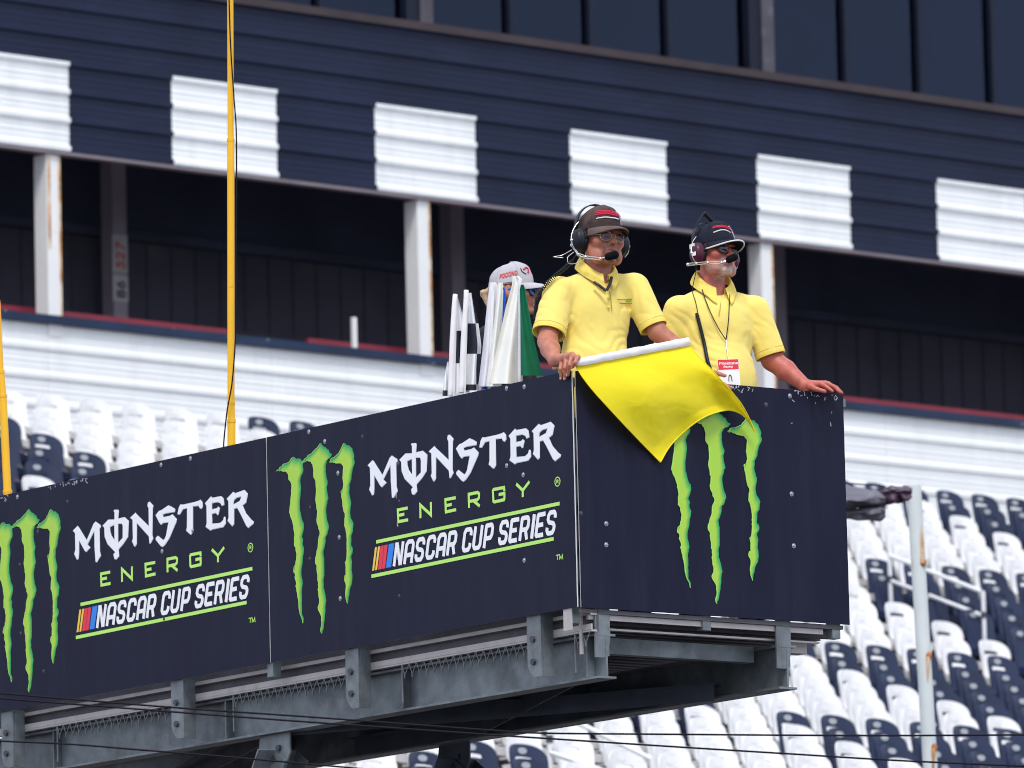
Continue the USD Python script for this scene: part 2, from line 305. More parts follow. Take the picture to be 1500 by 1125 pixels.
# ------------------------------------------------------------------ terrace and seats: rows r down the slope, seat numbers j along it
SY = BYAW + 0.0303
SE_ = np.array([math.cos(SY), math.sin(SY), 0]); SN = np.array([SE_[1], -SE_[0], 0])
TREAD, PITCH_S = 0.6293, 0.56
def drop(r): return 0.2523 * r if r <= 12 else 0.2523 * 12 + 0.2042 * (r - 12) + 0.051
def seat_point(r, j):
    """where the number plate of a seat is"""
    return BQ + SE_ * (PITCH_S * j + 8.4542) + SN * (TREAD * r + 3.1733) + BZ * (-4.2247 - drop(r))
PLATE_H = 0.80
ter = []
NR = 30
prof = [(-6.5, -40)]
for r in range(-5, NR):
    z = -4.2247 - PLATE_H - (drop(r) if r >= 0 else 0.2523 * r * 0)
    y = 3.1733 + TREAD * r - 0.10
    if r < 0: continue
    prof += [(y if r else -1.0, z), (y + TREAD, z)]
prof += [(prof[-1][0], -18)]; prof[0] = (-1.0, -18)
tm = trimesh.creation.extrude_polygon(Polygon(prof), 70, engine='earcut')
tm = frame_mesh(tm, BQ - SE_ * 36, SN, BZ, SE_)
tag(obj('grandstand_terrace', tm, M['concrete']), 'stepped concrete terrace carrying the stadium seats', kind='structure')
# one seat: local x along the row, y to the front, z up, origin on the tread under the back
def seat_back():
    pts = []
    for t in np.linspace(0, math.pi, 15):
        pts.append((0.205 * np.sign(math.cos(t)) * abs(math.cos(t)) ** 0.78, 0.715 + 0.148 * math.sin(t) ** 0.8))
    pts += [(-0.198, 0.62), (-0.205, 0.50), (-0.22, 0.42), (0.22, 0.42), (0.205, 0.50), (0.198, 0.62)]
    slot = LineString([(-0.085, 0.732), (-0.03, 0.739), (0.03, 0.739), (0.085, 0.732)]).buffer(0.017, quad_segs=3)
    p = Polygon(pts).difference(slot)
    m = m3.Manifold(m3.Mesh(*[np.asarray(a) for a in (lambda t: (t.vertices.astype(np.float32), t.faces.astype(np.uint32)))(trimesh.creation.extrude_polygon(p, 0.022, engine='earcut'))]))
    m = m.refine_to_length(0.055)
    v, f, _ = meshkit.arrays(m)
    x, z, d = v[:, 0], v[:, 1], v[:, 2]
    y = d + 1.9 * x**2 - 0.16 * (z - 0.42) + 0.05 * np.clip((0.5 - z) / 0.08, 0, 1)
    return trimesh.Trimesh(np.stack([x, y, z], 1), f, process=False)
def seat_pan():
    p = Polygon([(-0.22, 0.03), (0.22, 0.03), (0.228, 0.2), (0.225, 0.39), (0.19, 0.44), (-0.19, 0.44), (-0.225, 0.39), (-0.228, 0.2)])
    t = trimesh.creation.extrude_polygon(p, 0.075, engine='earcut'); m = m3.Manifold(m3.Mesh(t.vertices.astype(np.float32), t.faces.astype(np.uint32))).refine_to_length(0.08)
    v, f, _ = meshkit.arrays(m); v = v.copy()
    v[:, 2] += 0.36 - 0.03 * np.exp(-((v[:, 0] / 0.13) ** 2)) + 0.25 * np.clip(v[:, 1] - 0.33, 0, 1) * 0.2
    return trimesh.Trimesh(v, f, process=False)
SB, SP = seat_back(), seat_pan()
PL = trimesh.creation.cylinder(1.0, 0.006, sections=18); PL.apply_transform(trimesh.transformations.rotation_matrix(math.pi / 2, (1, 0, 0))); PL.vertices *= (0.048, 1, 0.026); PL.vertices += (0, -0.16 * 0.385 + 0.028, 0.805)
LEG = cat_([box((-0.02, 0.0, 0.0), (0.02, 0.04, 0.42)), box((-0.02, 0.041, 0.37), (0.02, 0.34, 0.40)), box((-0.09, -0.03, 0.0), (0.09, 0.09, 0.008))])
def lmesh(path, mesh, m, smooth=False):
    a = usdkit.mesh(stage, path, mesh, m, smooth); a.CreateDoubleSidedAttr(True); return a
for kind in ('white', 'navy'):
    c = f'/World/Looks/{kind}_seat_class'
    stage.CreateClassPrim(c)
    lmesh(c + '/backrest', SB, M['seat_' + kind], 35); lmesh(c + '/seat_pan', SP, M['seat_' + kind], 35)
    lmesh(c + '/number_plate', PL, M['plate'] if kind == 'navy' else M['plate_pale']); lmesh(c + '/bracket', LEG, M['bracket_iron'])

def is_navy(r, c):
    if r == 0: return c >= -18 and c not in (-19, -20)
    T = {}
    if c == -23: return 3 <= r <= 5 or 7 <= r <= 9
    if c in (-22, -21): return r in (4 + (c + 22), 5 + (c + 22))
    if c <= -24 and r <= 8: return r >= 2
    if r == 1: return c >= 0
    if r <= 3: return c >= 1 and not (r == 3 and c == 1)
    if r <= 5: return False
    if 6 <= r <= 9:
        if c >= 0: return True
        if c == -1: return r <= 9
        if c == -2: return r <= 8
        if c == -3: return r <= 7
        return False
    if r == 10: return c >= 0
    if r == 11: return c >= 1
    if r == 12: return c >= -6 and c not in (-7,)
    if r == 13: return c >= -5
    if r == 14: return c >= -4
    if r == 15: return c >= -3
    if r == 16: return c >= -2 or c in (-9, -10, -11)
    if r == 17: return c >= -1 or c in (-9, -10, -11, -12)
    if r == 18: return c >= -7
    if r == 19: return c >= -6
    if r == 20: return c >= -5
    if r == 21: return c >= -4 and True
    if r >= 22: return c >= -3 or (-15 <= c <= -13)
    return False
ORD = ['first', 'second', 'third', 'fourth', 'fifth', 'sixth', 'seventh', 'eighth', 'ninth', 'tenth', 'eleventh', 'twelfth', 'thirteenth', 'fourteenth', 'fifteenth', 'sixteenth', 'seventeenth', 'eighteenth', 'nineteenth', 'twentieth', 'twenty-first', 'twenty-second', 'twenty-third', 'twenty-fourth', 'twenty-fifth', 'twenty-sixth', 'twenty-seventh', 'twenty-eighth', 'twenty-ninth', 'thirtieth']
stand_shape = Polygon([(0, 735), (392, 650), (838, 557), (1230, 590), (1243, 905), (1160, 985), (1140, 1000), (560, 1098), (0, 1190)])
seats = []
for r in range(0, 26):
    for j in range(-62, 12):
        if j in (-11,) and r >= 6 or j in (-34, -37): continue
        px, py = project(seat_point(r, j))
        if px < -28 or px > 1526 or py < 560 or py > 1140: continue
        if stand_shape.contains(Point(px - 22, py)) and stand_shape.contains(Point(px + 24, py - 8)) and stand_shape.contains(Point(px, py + 38)): continue
        seats.append((r, j, px, py))
for r in range(0, 26):
    row = [s for s in seats if s[0] == r]
    left = sorted([s for s in row if s[2] < 500 and s[3] < 800], key=lambda s: s[2]); right = sorted([s for s in row if not (s[2] < 500 and s[3] < 800)], key=lambda s: -s[2])
    for grp, side in ((left, 'left'), (right, 'right')):
        for k, (r_, j, px, py) in enumerate(grp):
            kind = 'navy' if is_navy(r_, j + r_) else 'white'
            p = path_for('stadium_seat', None)
            x = UsdGeom.Xform.Define(stage, p)
            o = seat_point(r_, j) - BZ * PLATE_H
            a = SY + rng.normal(0, 0.012)
            x.AddTransformOp().Set(Gf.Matrix4d(math.cos(a), math.sin(a), 0, 0, math.sin(a), -math.cos(a), 0, 0, 0, 0, 1, 0, *o, 1))
            x.GetPrim().GetReferences().AddInternalReference(f'/World/Looks/{kind}_seat_class'); x.GetPrim().SetInstanceable(True)
            tag(x, f'{kind} plastic stadium seat, {ORD[r_]} row below the white wall, {ORD[k]} from the {side} edge', 'seat', f'{kind} seats on the grandstand terrace')
taken = {(s[0], s[1]) for s in seats}; rest = {'white': [], 'navy': []}
sv, sf = np.vstack([SB.vertices, SP.vertices]), np.vstack([SB.faces, SP.faces + len(SB.vertices)])
for r in range(0, 26):
    for j in range(-62, 12):
        px, py = project(seat_point(r, j))
        if (r, j) in taken or (j == -11 and r >= 6) or j in (-34, -37) or not (-40 < px < 1540) or not (560 < py < 1150): continue
        rest['navy' if is_navy(r, j + r) else 'white'].append(frame_mesh((sv, sf), seat_point(r, j) - BZ * PLATE_H, SE_, SN, BZ))
sr = thing('seat_rows', 'rows of white and navy stadium seats hidden behind the flag stand', 'seats', seat_point(12, -20), kind='stuff')
for kind in rest: obj(kind + '_seats', cat_(rest[kind]), M['seat_' + kind], sr, 35, kind='stuff')

# handrails down the aisles
def handrail(top, low, posts_, Y, label):
    P0 = at(*top[0], Y); t = thing('aisle_handrail', label, 'handrail', P0)
    f = lambda p: onplane(p[0], p[1], P0, SE_)
    a, b = f(top[0]), f(top[1])
    obj('top_rail', tube([a, b], 0.022, 10), M['rail_white'], t, 40); c, d = f(low[0]), f(low[1]); obj('middle_rail', tube([c, d], 0.02, 10), M['rail_white'], t, 40)
    for q in posts_: 
        s = f(q); obj('post', tube([s, s - BZ * 1.0], 0.022, 10), M['rail_white'], t, 40)
        obj('clamp', tube([s - BZ * 0.21, s - BZ * 0.27], 0.03, 10), M['galv_dark'], t, 40)
Y1 = seat_point(7, -10)[1]
handrail([(1303, 814), (1437, 866)], [(1303, 850), (1440, 902)], [(1303, 814), (1440, 866)], Y1, 'white pipe handrail on the aisle beside the rusty pale post')
Y2 = seat_point(21, -34)[1]
handrail([(800, 1036), (955, 1112)], [(805, 1102), (910, 1138)], [(804, 1040), (955, 1112)], Y2, 'white pipe handrail in front of white seats under the flag stand')

# ------------------------------------------------------------------ the flag stand: frame (s along the left face towards the corner is +A, t along the right face B)
YAW = -0.9278
A = np.array([math.cos(YAW), math.sin(YAW), 0]); B = np.array([-A[1], A[0], 0]); Z = np.array([0, 0, 1.0])
CT = np.array([0.2862, 39.1271, 5.8409 + CAMZ]); H = 1.15; W1, W2, GAP = 2.5653, 1.6592, 0.029
CB = CT - Z * H
def sw(a, t, z): return CB + A * a + B * t + Z * z          # z from the bottom of the panels
def sbox(a0, a1, t0, t1, z0, z1): return frame_mesh(box((a0, t0, z0), (a1, t1, z1)), CB, A, B, Z)
stand = thing('flag_stand', 'raised flag stand of dark sign panels on galvanized steel beams above the track', 'flag stand', sw(-1, 0.8, -1.0))
NL, NRt = -B, A                                               # outward normals of the left and right faces
RO = CT + B * GAP                                             # top left corner of the right panel
def Lp(px, py, off=0.0): return onplane(px, py, CT + NL * off, NL)
def Rp(px, py, off=0.0): return onplane(px, py, RO + NRt * off, NRt)
def l2(pts):   # pixel -> (along A from the corner, up from the corner top) on the left face
    return [((P := Lp(x, y) - CT) @ A, P @ Z) for x, y in pts]
def r2(pts):
    return [((P := Rp(x, y) - RO) @ B, P @ Z) for x, y in pts]
TH = 0.010
def panel(face, lo, hi, lab):
    """front sheet navy, core pale"""
    O, X, N = (CT, A, NL) if face == 'L' else (RO, B, NRt)
    f = frame_mesh(box((lo, -H, -0.0025), (hi, 0, 0)), O, X, Z, N)
    p = obj('sign_panel', f, M['panel'], stand, label=lab)
    obj('panel_core', frame_mesh(box((lo + .001, -H + .001, -TH), (hi - .001, -0.001, -0.0026)), O, X, Z, N), M['panel_edge'], p)
    return p
E3 = 0.010
pan3 = panel('L', -3 * W1 - 0.02, -2 * W1 - E3, None)
pan1 = panel('L', -2 * W1, -W1 - E3, 'left sign panel with green claw mark and white lettering')
pan2 = panel('L', -W1, 0, 'middle sign panel with green claw mark and white lettering')
panR = panel('R', 0, W2, 'right sign panel with a large green claw mark')

# the printed marks, traced on the middle panel and set in metres from the panel's left top corner
def crop(x0, y0, s): return lambda pts: [(x0 + x / s, y0 + y / s) for x, y in pts]
K1, K2, K3 = crop(380, 580, 6.25), crop(380, 740, 6.25), crop(380, 860, 6.25)
C1 = K1([(150, 695), (195, 655), (235, 620), (275, 600), (300, 575), (315, 546), (330, 572), (375, 580), (402, 600), (400, 640), (405, 690), (385, 725), (375, 770), (382, 860), (370, 950), (372, 1030), (385, 1125)]) + \
    K2([(392, 130), (412, 190), (400, 240), (390, 290), (400, 320), (395, 360), (410, 400), (403, 450), (397, 530), (385, 590), (385, 640), (398, 710), (393, 760), (388, 800), (390, 870), (390, 930), (393, 1000), (407, 1040), (402, 1090), (395, 1045), (375, 990), (363, 900), (350, 800), (336, 740), (342, 715), (330, 660), (335, 630), (313, 600), (325, 560), (340, 520), (345, 440), (332, 375), (322, 370), (325, 270), (315, 190), (300, 130), (277, 60), (285, 0)]) + \
    K1([(298, 900), (297, 800), (280, 775), (270, 760), (268, 715), (240, 690), (195, 685)])
C2 = K1([(398, 612), (410, 585), (440, 555), (480, 530), (500, 500), (540, 470), (562, 430), (580, 458), (605, 470), (620, 492), (640, 500), (645, 525), (668, 535), (650, 560), (630, 575), (610, 620), (605, 700), (625, 790), (615, 840), (625, 900), (630, 940), (615, 1000), (612, 1060), (618, 1125)]) + \
    K2([(620, 130), (638, 200), (630, 240), (610, 290), (600, 370), (583, 430), (595, 490), (595, 640), (586, 680), (590, 760), (602, 810), (612, 860), (606, 930), (603, 1000), (595, 1060)]) + \
    K3([(588, 370), (572, 432), (562, 408), (575, 320), (568, 260), (548, 220), (540, 180), (554, 140), (548, 90), (540, 30)]) + \
    K2([(545, 740), (540, 690), (532, 620), (530, 560), (511, 515), (525, 450), (540, 380), (545, 300), (560, 260), (545, 200), (528, 150), (535, 70), (527, 0)]) + \
    K1([(518, 960), (525, 870), (520, 780), (497, 740), (500, 660), (488, 625), (470, 595), (440, 600)])
C3 = K1([(642, 610), (660, 580), (700, 550), (735, 520), (755, 470), (782, 430), (800, 450), (825, 450), (850, 480), (855, 510), (872, 545), (865, 575), (878, 600), (862, 640), (850, 690), (840, 760), (825, 820), (822, 880), (830, 940), (844, 970), (835, 1030), (832, 1090), (838, 1125)]) + \
    K2([(840, 125), (862, 165), (860, 220), (840, 300), (842, 370), (857, 400), (852, 430), (838, 480), (850, 520), (845, 600), (854, 660), (850, 700), (833, 760), (820, 830), (812, 880), (808, 910), (800, 870), (793, 810), (800, 740), (783, 690), (780, 660), (795, 630), (798, 580), (788, 530), (802, 490), (805, 420), (805, 300), (798, 230), (783, 190), (785, 140), (790, 80), (770, 30)]) + \
    K1([(762, 950), (748, 875), (770, 850), (775, 800), (765, 760), (772, 640), (750, 615), (715, 622), (680, 608)])
def lp2(pts):  return Polygon([(x + W1, z) for x, z in l2(pts)]).buffer(0)
CLAWS = [lp2(c) for c in (C1, C2, C3)]
def rough(p, amp, seed):
    """small torn teeth on the outline"""
    r = np.random.default_rng(seed); c = np.array(p.exterior.coords); n = int(p.exterior.length / 0.012)
    q = [p.exterior.interpolate(k / n, normalized=True) for k in range(n)]
    out = []
    for k, t in enumerate(q):
        out.append((t.x + r.uniform(-amp, amp) * .6, t.y + r.uniform(-amp, amp)))
    return Polygon(out).buffer(0)
def claw_layers(p, seed):
    b = rough(p, 0.0035, seed)
    w = 0.017; sh = lambda f: b.intersection(shapely.affinity.translate(b, -0.022 * f, -0.040 * f)).intersection(shapely.affinity.translate(b, -0.025 * f, -0.008 * f)).intersection(shapely.affinity.translate(b, -0.008 * f, -0.027 * f)).buffer(0)
    return b, [sh(f) for f in (0.22, 0.40, 0.58, 0.76, 1.0)], b.difference(shapely.affinity.translate(b, 0.0035, -0.001)).buffer(0)
    mid = b.intersection(shapely.affinity.translate(b, -w * .62, -w * .45)).intersection(shapely.affinity.translate(b, -w * .5, 0)).buffer(0)
    lime = b.intersection(shapely.affinity.translate(b, -w * 1.25, -w * 1.1)).intersection(shapely.affinity.translate(b, -w * 1.15, 0)).buffer(-0.0005).buffer(0)
    edge = b.difference(shapely.affinity.translate(b, 0.0035, -0.001)).buffer(0)
    return b, mid, lime, edge
LAY = [claw_layers(p, 5 + k) for k, p in enumerate(CLAWS)]
for q in range(5):
    f = (q + 1) / 5; M[f'print_step_{q}'] = mat(f'print_step_{q}', tuple(np.array((0.006, 0.34, 0.085)) * (1 - f) + np.array((0.36, 0.60, 0.045)) * f), 0.42, 0.03, 4)
def claws(parent, O, X, N, dx=0.0, dz=0.0, which=(0, 1, 2), aff=None):
    for k in which:
        b, steps, edge = LAY[k]
        tr = (lambda g: shapely.affinity.affine_transform(g, aff)) if aff else (lambda g: shapely.affinity.translate(g, dx, dz))
        obj('claw_mark', extrude2d(tr(b), 0.0006, O + N * 0.0002, X, Z, N), M['print_green'], parent)
        for q, g in enumerate(steps):
            if g.area > 1e-6: obj('claw_mark', extrude2d(tr(g), 0.0004, O + N * (0.0009 + 0.0005 * q), X, Z, N), M[f'print_step_{q}'], parent)
        if edge.area > 1e-6: obj('claw_mark', extrude2d(tr(edge), 0.0004, O + N * 0.0036, X, Z, N), M['print_light_lime'], parent)

M1_, M2_, M3_, M4_, M5_, M6_ = crop(530, 600, 9.375), crop(680, 600, 9.375), crop(540, 700, 9.375), crop(690, 700, 9.375), crop(540, 760, 9.375), crop(690, 740, 9.375)
white_polys = []
def add_poly(pts, holes=()):
    p = lp2(pts)
    for h in holes: p = p.difference(lp2(h))
    return p
BIG = [
    add_poly(M1_([(80, 765), (150, 692), (172, 715), (285, 895), (385, 660), (415, 630), (490, 680), (494, 712), (475, 735), (482, 1060)]) + M3_([(404, 180), (345, 278), (322, 272), (306, 60)]) + M1_([(395, 775), (302, 960), (344, 1005), (280, 1070), (255, 1050), (175, 910)]) + M3_([(82, 150), (75, 230), (50, 245), (8, 160)]) + M1_([(118, 1040), (112, 800)])),
    add_poly(M1_([(515, 690), (600, 602), (690, 598), (690, 500), (675, 478), (690, 460), (745, 458), (757, 480), (748, 585), (840, 563), (904, 620), (893, 850), (830, 945), (758, 1030)]) + M3_([(664, 110), (670, 190), (630, 237), (598, 228), (583, 160), (607, 130)]) + M1_([(680, 1045), (590, 955), (548, 850), (540, 720)]),
             [M1_([(628, 712), (688, 682), (692, 890), (650, 830), (630, 760)]), M1_([(746, 665), (802, 663), (812, 700), (812, 860), (748, 930)])]),
    add_poly(M1_([(918, 575), (1000, 498), (1015, 520), (1195, 690), (1190, 440), (1172, 400), (1183, 350), (1210, 343), (1264, 400), (1254, 440), (1250, 820), (1264, 870), (1225, 942), (1205, 942), (1195, 840), (1022, 655), (1022, 950), (1000, 987), (983, 987), (948, 910), (962, 870), (955, 605)])),
    add_poly(M1_([(1292, 535), (1340, 475), (1380, 460)]) + M2_([(74, 392), (120, 410), (178, 445), (172, 490), (40, 512)]) + M1_([(1402, 530), (1412, 562)]) + M2_([(20, 558), (100, 540), (135, 518), (203, 590), (192, 640), (92, 870), (30, 962)]) + M1_([(1400, 993), (1370, 977), (1298, 890), (1298, 858), (1330, 826), (1400, 882), (1420, 885), (1446, 830)]) + M2_([(75, 640), (0, 650)]) + M1_([(1375, 677), (1345, 640)])),
    add_poly(M2_([(207, 520), (225, 430), (250, 378), (290, 380), (450, 345), (520, 323), (545, 308), (577, 345), (582, 410), (560, 447), (533, 430), (518, 402), (437, 408), (440, 770), (412, 815), (390, 805), (336, 755), (348, 700), (348, 437), (290, 452), (250, 522), (230, 527)])),
    add_poly(M2_([(610, 360), (700, 260), (720, 280), (850, 255), (887, 290), (898, 382), (860, 402), (838, 362), (800, 347), (717, 362), (717, 445), (788, 427), (805, 403), (834, 430), (812, 525), (795, 532), (773, 502), (717, 517), (722, 650), (838, 638), (878, 600), (893, 547), (918, 558), (922, 650), (885, 703), (720, 738), (700, 755), (622, 700), (638, 640), (633, 400)])),
    add_poly(M2_([(928, 295), (1025, 193), (1055, 213), (1190, 165), (1243, 220), (1218, 350), (1168, 390), (1217, 500), (1292, 588), (1333, 620), (1328, 650), (1250, 714), (1218, 680), (1128, 502), (1085, 428), (1042, 442), (1042, 660), (1015, 692), (943, 610), (958, 560), (953, 330)]), [M2_([(1032, 372), (1040, 320), (1075, 285), (1143, 265), (1122, 322)])])]
def stroke(pts, w, cap='flat', join='mitre'):
    return LineString([(x + W1, z) for x, z in l2(pts)]).buffer(w / 2, cap_style=cap, join_style=join)
SW = 0.0155
ENERGY = [stroke(M3_([(537, 414), (402, 441), (409, 602), (543, 576)]), SW), stroke(M3_([(402, 518), (490, 499)]), SW),
          stroke(M3_([(713, 553), (709, 372), (858, 510), (856, 332)]), SW, 'flat', 'mitre'),
          stroke(M3_([(1197, 272), (1055, 300), (1062, 468), (1202, 436)]), SW), stroke(M3_([(1057, 384), (1142, 364)]), SW),
          stroke(M4_([(-26, 412), (-30, 226), (90, 200), (112, 218), (110, 272), (90, 300), (-28, 326)]), SW), stroke(M4_([(32, 312), (120, 387)]), SW),
          stroke(M4_([(458, 182), (455, 132), (312, 160), (301, 180), (308, 318), (322, 330), (455, 300), (459, 285), (459, 213), (382, 230)]), SW),
          stroke(M4_([(622, 84), (712, 172), (802, 52)]), SW), stroke(M4_([(712, 170), (712, 264)]), SW)]
BARS = [stroke(M3_([(105, 880)]) + M4_([(1217, 352)]), 0.0175), stroke(M5_([(40, 789)]) + M6_([(1135, 461)]), 0.0175)]
STRIPES = [('print_yellow', [(90, 390), (116, 386), (76, 710), (50, 714)]), ('print_yellow', [(132, 381), (158, 377), (116, 702), (90, 706)]), ('print_red', [(165, 374), (211, 365), (180, 689), (130, 698)]), ('print_red', [(216, 362), (263, 354), (227, 680), (183, 688)]), ('print_blue', [(280, 346), (356, 333), (309, 663), (238, 674)])]
# block letters in a unit cell, as strokes
w_ = 0.30
GL = {'N': [[(0.15, 0), (0.15, 1)], [(0.85, 0), (0.85, 1)], [(0.2, 1), (0.8, 0)]], 'A': [[(0.15, 0), (0.15, .8), (0.3, .93), (0.7, .93), (0.85, .8), (0.85, 0)], [(0.15, .36), (0.85, .36)]],
      'S': [[(0.85, .68), (0.85, .8), (0.72, .93), (0.28, .93), (0.15, .8), (0.15, .64), (0.28, .53), (0.72, .46), (0.85, .35), (0.85, .2), (0.72, .07), (0.28, .07), (0.15, .2), (0.15, .32)]],
      'C': [[(0.85, .66), (0.85, .8), (0.72, .93), (0.28, .93), (0.15, .8), (0.15, .2), (0.28, .07), (0.72, .07), (0.85, .2), (0.85, .34)]],
      'R': [[(0.15, 0), (0.15, .93), (0.72, .93), (0.85, .8), (0.85, .56), (0.72, .44), (0.15, .44)], [(0.6, .44), (0.86, 0)]],
      'U': [[(0.15, 1), (0.15, .2), (0.28, .07), (0.72, .07), (0.85, .2), (0.85, 1)]], 'P': [[(0.15, 0), (0.15, .93), (0.72, .93), (0.85, .8), (0.85, .52), (0.72, .39), (0.15, .39)]],
      'E': [[(0.95, .93), (0.15, .93), (0.15, .07), (0.95, .07)], [(0.15, .5), (0.82, .5)]], 'I': [[(0.5, 0), (0.5, 1)]]}
def glyph(ch, x0, x1):
    """x0..x1: the letter's feet on the base line, in photograph pixels"""
    def m(u, v):
        x = x0 + (x1 - x0) * u
        yb = 829.9 - 0.2015 * (x - 575.2); xt = x + 4.2; yt = 795.2 - 0.2062 * (xt - 579.7)
        return (x + (xt - x) * v, yb + (yt - yb) * v)
    wide = (x1 - x0) * 0.30 / 176 if ch != 'I' else (x1 - x0) * 0.9 / 176
    hw = 0.0125
    parts = []
    for st in GL[ch]:
        L2 = [(x + W1, z) for x, z in l2([m(*q) for q in st])]
        parts.append(LineString(L2).buffer(0.0108 if ch != 'I' else 0.0118, cap_style='flat', join_style='bevel'))
    return shapely.union_all(parts).buffer(0)
CUPS = [('N', 575.2, 588.6), ('A', 590.4, 604.6), ('S', 606.4, 620), ('C', 622.3, 636), ('A', 637.6, 651.8), ('R', 653.2, 667), ('C', 675.6, 689.4), ('U', 690.8, 704.6), ('P', 707, 720.6), ('S', 728.6, 742.6), ('E', 744.2, 757.4), ('R', 759.2, 773.6), ('I', 776, 781.6), ('E', 782.8, 796), ('S', 798.2, 812.6)]
CUP = [glyph(*c) for c in CUPS]
TMS = [stroke(M6_([(1168, 690), (1214, 680)]), 0.004), stroke(M6_([(1192, 688), (1190, 752)]), 0.004), stroke(M6_([(1219, 750), (1219, 688), (1238, 735), (1257, 680), (1262, 742)]), 0.004)]
_c = np.array(l2(M4_([(1188, 52)]))[0]) + (W1, 0)
RING = shapely.affinity.scale(Point(*_c).buffer(0.024), 0.95, 1.0); RING = [RING.difference(shapely.affinity.scale(RING, .78, .82)), stroke(M4_([(1178, 76), (1178, 30), (1194, 30), (1198, 42), (1192, 52), (1180, 54)]), 0.004), stroke(M4_([(1190, 54), (1200, 76)]), 0.004)]
def lettering(parent, O, aff=(1, 0, 0, 1, 0, 0)):
    X, N = A, NL
    ex = lambda g, lift=0.0003: extrude2d(shapely.affinity.affine_transform(g, aff), 0.0006, O + N * lift, X, Z, N)
    for g in BIG:
        obj('white_letter', ex(g), M['print_grey'], parent)
        obj('white_letter', ex(g.buffer(-0.0032), 0.0012), M['print_white'], parent)
    for k in ((0, 1), (2,), (3, 4), (5, 6), (7,), (8, 9)): obj('green_letter', ex(shapely.union_all([ENERGY[q] for q in k])), M['print_light_lime'], parent)
    for g in BARS: obj('green_line', ex(g), M['print_light_lime'], parent)
    for m_, pts in STRIPES: obj('colour_stripe', ex(lp2(M5_(pts))), M[m_], parent)
    for g in CUP: obj('series_letter', ex(g), M['print_white'], parent)
    obj('trade_mark', ex(shapely.union_all(TMS)), M['print_light_lime'], parent); obj('registered_mark', ex(shapely.union_all(RING)), M['print_light_lime'], parent)
O2 = CT - A * W1
claws(pan2, O2, A, NL); lettering(pan2, O2)
O1 = CT - A * 2 * W1
XR = l2(M6_([(1135, 461)]))[0][0] + W1; AF = (1.036, 0, 0, 1.01, XR * (1 - 1.036) - 0.033, -0.014)
claws(pan1, O1, A, NL, aff=AF); lettering(pan1, O1, AF)
tip2 = np.array(l2(K3([(570, 432)]))[0]) + (W1, 0); tipR = np.array(r2([(1048.6, 885.5)])[0])
claws(panR, RO, B, NRt, tipR[0] - tip2[0], tipR[1] - tip2[1])

# rivets and bolts on the panels
dome = trimesh.creation.icosphere(2); dome.vertices *= (1, 1, 0.55)
def rivet(parent, P, N, r=0.0085, m='bolt'):
    x = np.cross(N, Z); x /= np.linalg.norm(x)
    d = dome.copy(); d.vertices *= r
    w = trimesh.creation.cylinder(r * 1.35, 0.002, sections=12)
    obj('bolt', frame_mesh(cat_([d, w]), P, x, Z, N), M[m], parent, 50)
for x, y, k in [(452.5, 632.5, 0), (475.7, 646.5, 0), (531, 639.5, 1), (495, 693, 0), (454.5, 743.5, 1), (497, 787, 0), (454, 818.5, 1), (498.5, 876.5, 0), (583.5, 679, 1), (742, 568.7, 0), (768, 566.5, 0), (742.3, 682, 0), (766.5, 695.5, 0), (768, 820.8, 0), (585, 873, 1)]:
    rivet(pan2, Lp(x, y), NL, 0.0075 if k else 0.009, 'galv_dark' if k else 'bolt')
for x, y, k in [(236, 681, 0), (279, 671.5, 0), (25.5, 727.8, 0), (99, 734.8, 1), (29, 827, 1), (55.5, 778.5, 1), (30.5, 927.5, 1), (237.5, 807.5, 0), (282, 777, 0), (240.5, 906.5, 1), (64, 983, 1)]:
    rivet(pan1, Lp(x, y), NL, 0.0075 if k else 0.009, 'galv_dark' if k else 'bolt')
for x, y, k in [(1157, 580, 0), (1122, 592.8, 1), (888, 767, 0), (888, 798, 0), (1162.7, 799.5, 0), (1159.5, 723.5, 0), (851, 752, 1)]:
    rivet(panR, Rp(x, y), NRt, 0.009, 'galv_dark' if k else 'bolt')
# scuffs where the print has worn off along the top edges
def scuffs(parent, O, X, N, spots, n, seed, spread=0.05):
    r = np.random.default_rng(seed); ms = []
    for (a, b) in spots:
        for _ in range(n):
            x = r.uniform(a, b); z = -abs(r.normal(0.006, spread)); ang = r.uniform(0, math.pi); L = r.uniform(0.004, 0.020)
            p = np.array([(x, z), (x + L * math.cos(ang), z - L * abs(math.sin(ang)))]); p[:, 1] = np.clip(p[:, 1], -0.3, -0.003)
            ms.append(extrude2d(LineString(p).buffer(r.uniform(0.0008, 0.0022), quad_segs=2), 0.0004, O + N * 0.0004, X, Z, N))
    if ms: obj('worn_edge', cat_(ms), M['scuff'], parent, kind='stuff')
bR = lambda px: r2([(px, 572)])[0][0]
scuffs(panR, RO, B, NRt, [(bR(1062), bR(1105)), (bR(1160), bR(1230))], 16, 3, 0.014)
scuffs(panR, RO, B, NRt, [(bR(1120), bR(1225))], 8, 4, 0.09)
aL = lambda px: l2([(px, 690)])[0][0]
scuffs(pan1, CT, A, NL, [(aL(68), aL(130))], 28, 5, 0.012); scuffs(pan1, CT, A, NL, [(aL(0), aL(12))], 6, 6, 0.012)
scuffs(pan2, CT - Z * 0.42, A, NL, [(aL(578), aL(584))], 7, 8, 0.12)

